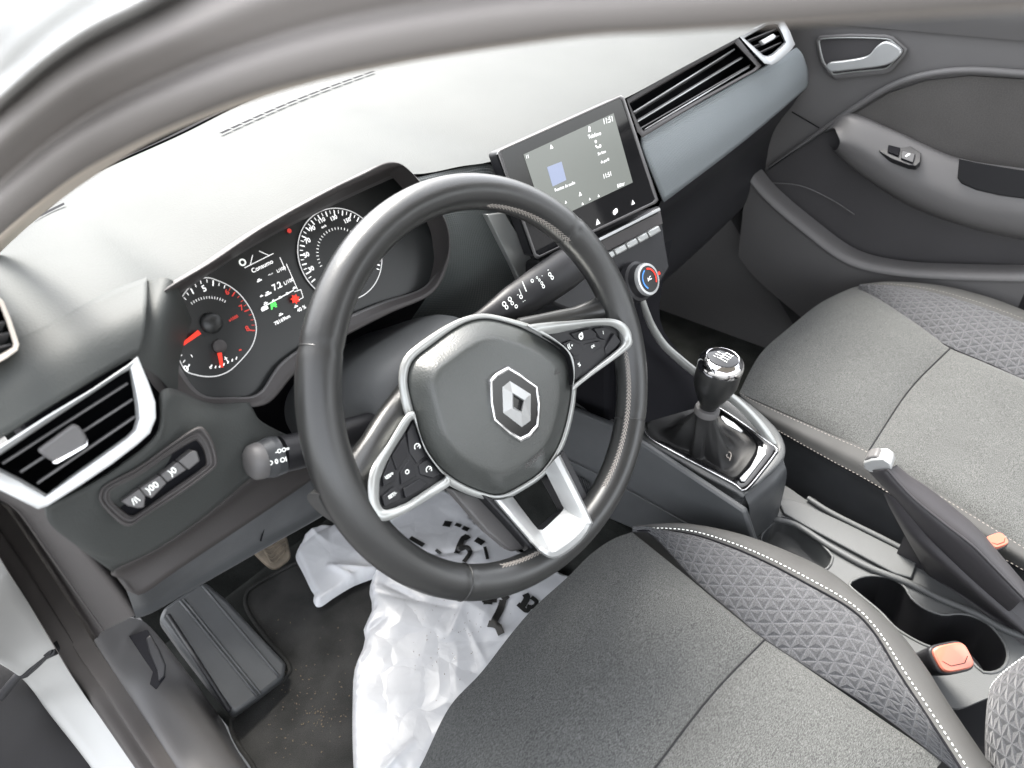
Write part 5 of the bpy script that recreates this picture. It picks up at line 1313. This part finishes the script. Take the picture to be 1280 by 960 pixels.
# check strap
cs_ = thing('door_check_strap', 'black door check strap bolted to the white sill at far left', 'door strap', tuple(Z(45, 820, .30)))
CNn = V((-.5, -.4, .75)).normalized(); CPp = Z(48, 818, .345)
def CK(u, v, c=0): return onp(u, v, CPp+CNn*c, CNn)
prism('strap', [CK(u, v, .004) for u, v in [(20,845),(26,826),(35,818),(52,803),(64,801),(69,812),(66,820),(52,826),(42,836),(26,850)]], CNn*-.010, M['dark'], cs_, bevel=.002)
lathe('bolt', CK(60, 812, .004), CNn, [(.007, 0), (.007, .003), (.005, .005), (.001, .0052)], M['dark'], cs_, seg=12)
lathe('bolt', CK(33, 826, .004), CNn, [(.006, 0), (.006, .003), (.004, .004), (.001, .0042)], M['dark'], cs_, seg=12)
tube('link', [CK(30, 838, .002), CK(18, 850, 0), CK(0, 872, -.004)], .005, M['dark'], cs_, seg=10, n=8)
# open driver's door lower edge
dd = thing('driver_door', 'dark lower trim of the open driver door at bottom left', 'car door', tuple(Z(30, 920, 0)))
d0 = zr([(-160,760,.40),(-60,800,.36),(0,826,.30),(28,852,.24),(56,886,.16),(94,936,.08),(120,975,.02),(190,1080,-.02)])
d1 = zr([(-220,900,.40),(-100,920,.36),(-60,930,.30),(-30,950,.24),(0,990,.16),(30,1020,.08),(60,1060,.02),(90,1120,-.02)])
loft('door_trim', [[p+V((.0, .0, -.03)) for p in d0], [p.lerp(q, .45)+V((0, 0, -.01)) for p, q in zip(d0, d1)], [p+V((-.02, 0, 0)) for p in d1]], M['doordark'], dd, n=40, solid=.01)
tube('trim_gap', [Z(-10, 893, .20), Z(20, 891, .19), Z(54, 889, .165)], .0015, M['void'], dd, seg=6, n=8)
tube('trim_gap', [Z(50, 955, .05), Z(75, 945, .055), Z(98, 941, .06)], .0015, M['void'], dd, seg=6, n=8)

# ---- door frame / roof rail close to the lens
def band(L):
    n_ = len(L); out = []
    for i, (u, v) in enumerate(L):
        out.append((u, v))
    return out
cols_x = [-.632, -.6295, -.627, -.624, -.616, -.607, -.598, -.589, -.581, -.573, -.567, -.562, -.558]
b_in = [(-90,395),(-60,359),(-30,325),(0,293),(75,232),(150,187),(240,146),(337,112),(480,79),(700,46),(850,37),(1040,26),(1400,4)]
b_out = [(-90,240),(-60,206),(-30,173),(0,142),(56,94),(112,56),(169,28),(225,0),(330,-45),(520,-85),(700,-100),(960,-110),(1400,-120)]
b_bei = [(-90,420),(-60,384),(-30,349),(0,316),(49,271),(112,224),(200,172),(332,121),(480,84),(700,50),(850,40),(1040,29),(1400,7)]
def bl(t, dx, dy=0, dz=0, extra=0):
    return [X(a[0]*(1-t)+b[0]*t, a[1]*(1-t)+b[1]*t, x+dx)+V((0, dy, dz)) for a, b, x in zip(b_in, b_out, cols_x)]
loft('roof_rail_seal', [[X(u, v, x+.008) for (u, v), x in zip(b_in, cols_x)], bl(0, 0), bl(.08, -.004), bl(.28, -.006), bl(.42, -.003), bl(.52, -.005), bl(.75, -.009), bl(.93, -.007), bl(1.03, -.003)], M['railseal'], body, pairs=True)
loft('pillar_lining', [[X(u, v, x+.030) for (u, v), x in zip(b_bei, cols_x)], [X(u, v, x+.026) for (u, v), x in zip(mixl(b_bei, b_in, .6), cols_x)], [X(u, v, x+.024) for (u, v), x in zip(mixl(b_bei, b_in, 1.3), cols_x)]], M['headliner'], body, pairs=True)
wo2 = [(-90,100),(-60,66),(-30,32),(0,0),(40,-40),(90,-80),(140,-110),(200,-140),(300,-180),(500,-220),(700,-240),(960,-250),(1400,-260)]
def wl(t, dx): return [X(a[0]*(1-t)+b[0]*t, a[1]*(1-t)+b[1]*t, x+dx) for a, b, x in zip(b_out, wo2, cols_x)]
loft('roof_side_panel', [bl(1.0, -.002), wl(.06, -.006), wl(.16, -.009), wl(.3, -.006), wl(.55, -.005), wl(1.0, .002), [p+V((.1, 0, .03)) for p in wl(1.0, 0)]], M['paint'], body, pairs=True)
# roof skin (shades the cabin from above), behind the windscreen header
mk('roof_panel', [V((-.56, -.18, 1.10)), V((.60, -.18, 1.13)), V((.62, -1.2, 1.14)), V((-.56, -1.2, 1.10)), V((-.50, -.14, 1.115)), V((.54, -.14, 1.115))], [(0, 3, 2, 1), (0, 1, 5, 4)], M['headliner'], body, smooth=False, solid=.03, off=1)
# ground
gd = mk('ground', [V((-40, -40, -.33)), V((40, -40, -.33)), V((40, 40, -.33)), V((-40, 40, -.33))], [(0, 1, 2, 3)], M['asphalt'], None, smooth=False); struct(gd)
# bonnet seen past the screen from other positions
bn = mk('bonnet', [V((-.72, .78, .74)), V((.72, .78, .74)), V((.70, 1.7, .62)), V((-.70, 1.7, .62)), V((-.72, 1.75, .3)), V((.72, 1.75, .3))], [(0, 1, 2, 3), (3, 2, 5, 4)], M['paint'], body, smooth=False, bevel=.02)

# ================================================================= LIGHT
SUN_ELEV = math.radians(58); SUN_AZ = math.radians(22)   # azimuth measured from +y towards +x
sd = V((math.sin(SUN_AZ)*math.cos(SUN_ELEV), math.cos(SUN_AZ)*math.cos(SUN_ELEV), math.sin(SUN_ELEV)))
w = bpy.data.worlds.new('World'); scene.world = w; w.use_nodes = True
nt = w.node_tree; bg = nt.nodes['Background']; sky = nt.nodes.new('ShaderNodeTexSky'); sky.sky_type = 'NISHITA'; sky.sun_disc = False
sky.sun_elevation = SUN_ELEV; sky.sun_rotation = SUN_AZ; sky.air_density = 1.0; sky.dust_density = 3.0; sky.ozone_density = 1
hs_ = nt.nodes.new('ShaderNodeHueSaturation'); hs_.inputs['Saturation'].default_value = .18
nt.links.new(sky.outputs[0], hs_.inputs['Color']); nt.links.new(hs_.outputs[0], bg.inputs['Color']); bg.inputs['Strength'].default_value = .15
sl_ = bpy.data.lights.new('sun', 'SUN'); sl_.energy = 1.5; sl_.angle = math.radians(20); sl_.color = (1, .95, .87)
so_ = bpy.data.objects.new('sun', sl_); COL.objects.link(so_); so_.rotation_euler = sd.to_track_quat('Z', 'Y').to_euler()
# ================================================================= CAMERA
cd = bpy.data.cameras.new('camera'); co = bpy.data.objects.new('camera', cd); COL.objects.link(co)
m3 = Matrix((RC[0], -RC[1], -RC[2])).transposed()
co.matrix_world = Matrix.Translation(CAM) @ m3.to_4x4()
cd.sensor_width = 36; cd.lens = F/1280*36; cd.clip_start = .01; cd.clip_end = 200
cd.dof.use_dof = True; cd.dof.focus_distance = .80; cd.dof.aperture_fstop = 8
scene.camera = co
scene.view_settings.view_transform = 'Standard'; scene.view_settings.look = 'None'; scene.view_settings.gamma = 1
scene.view_settings.exposure = 2.75
scene.render.resolution_x = 1024; scene.render.resolution_y = 768
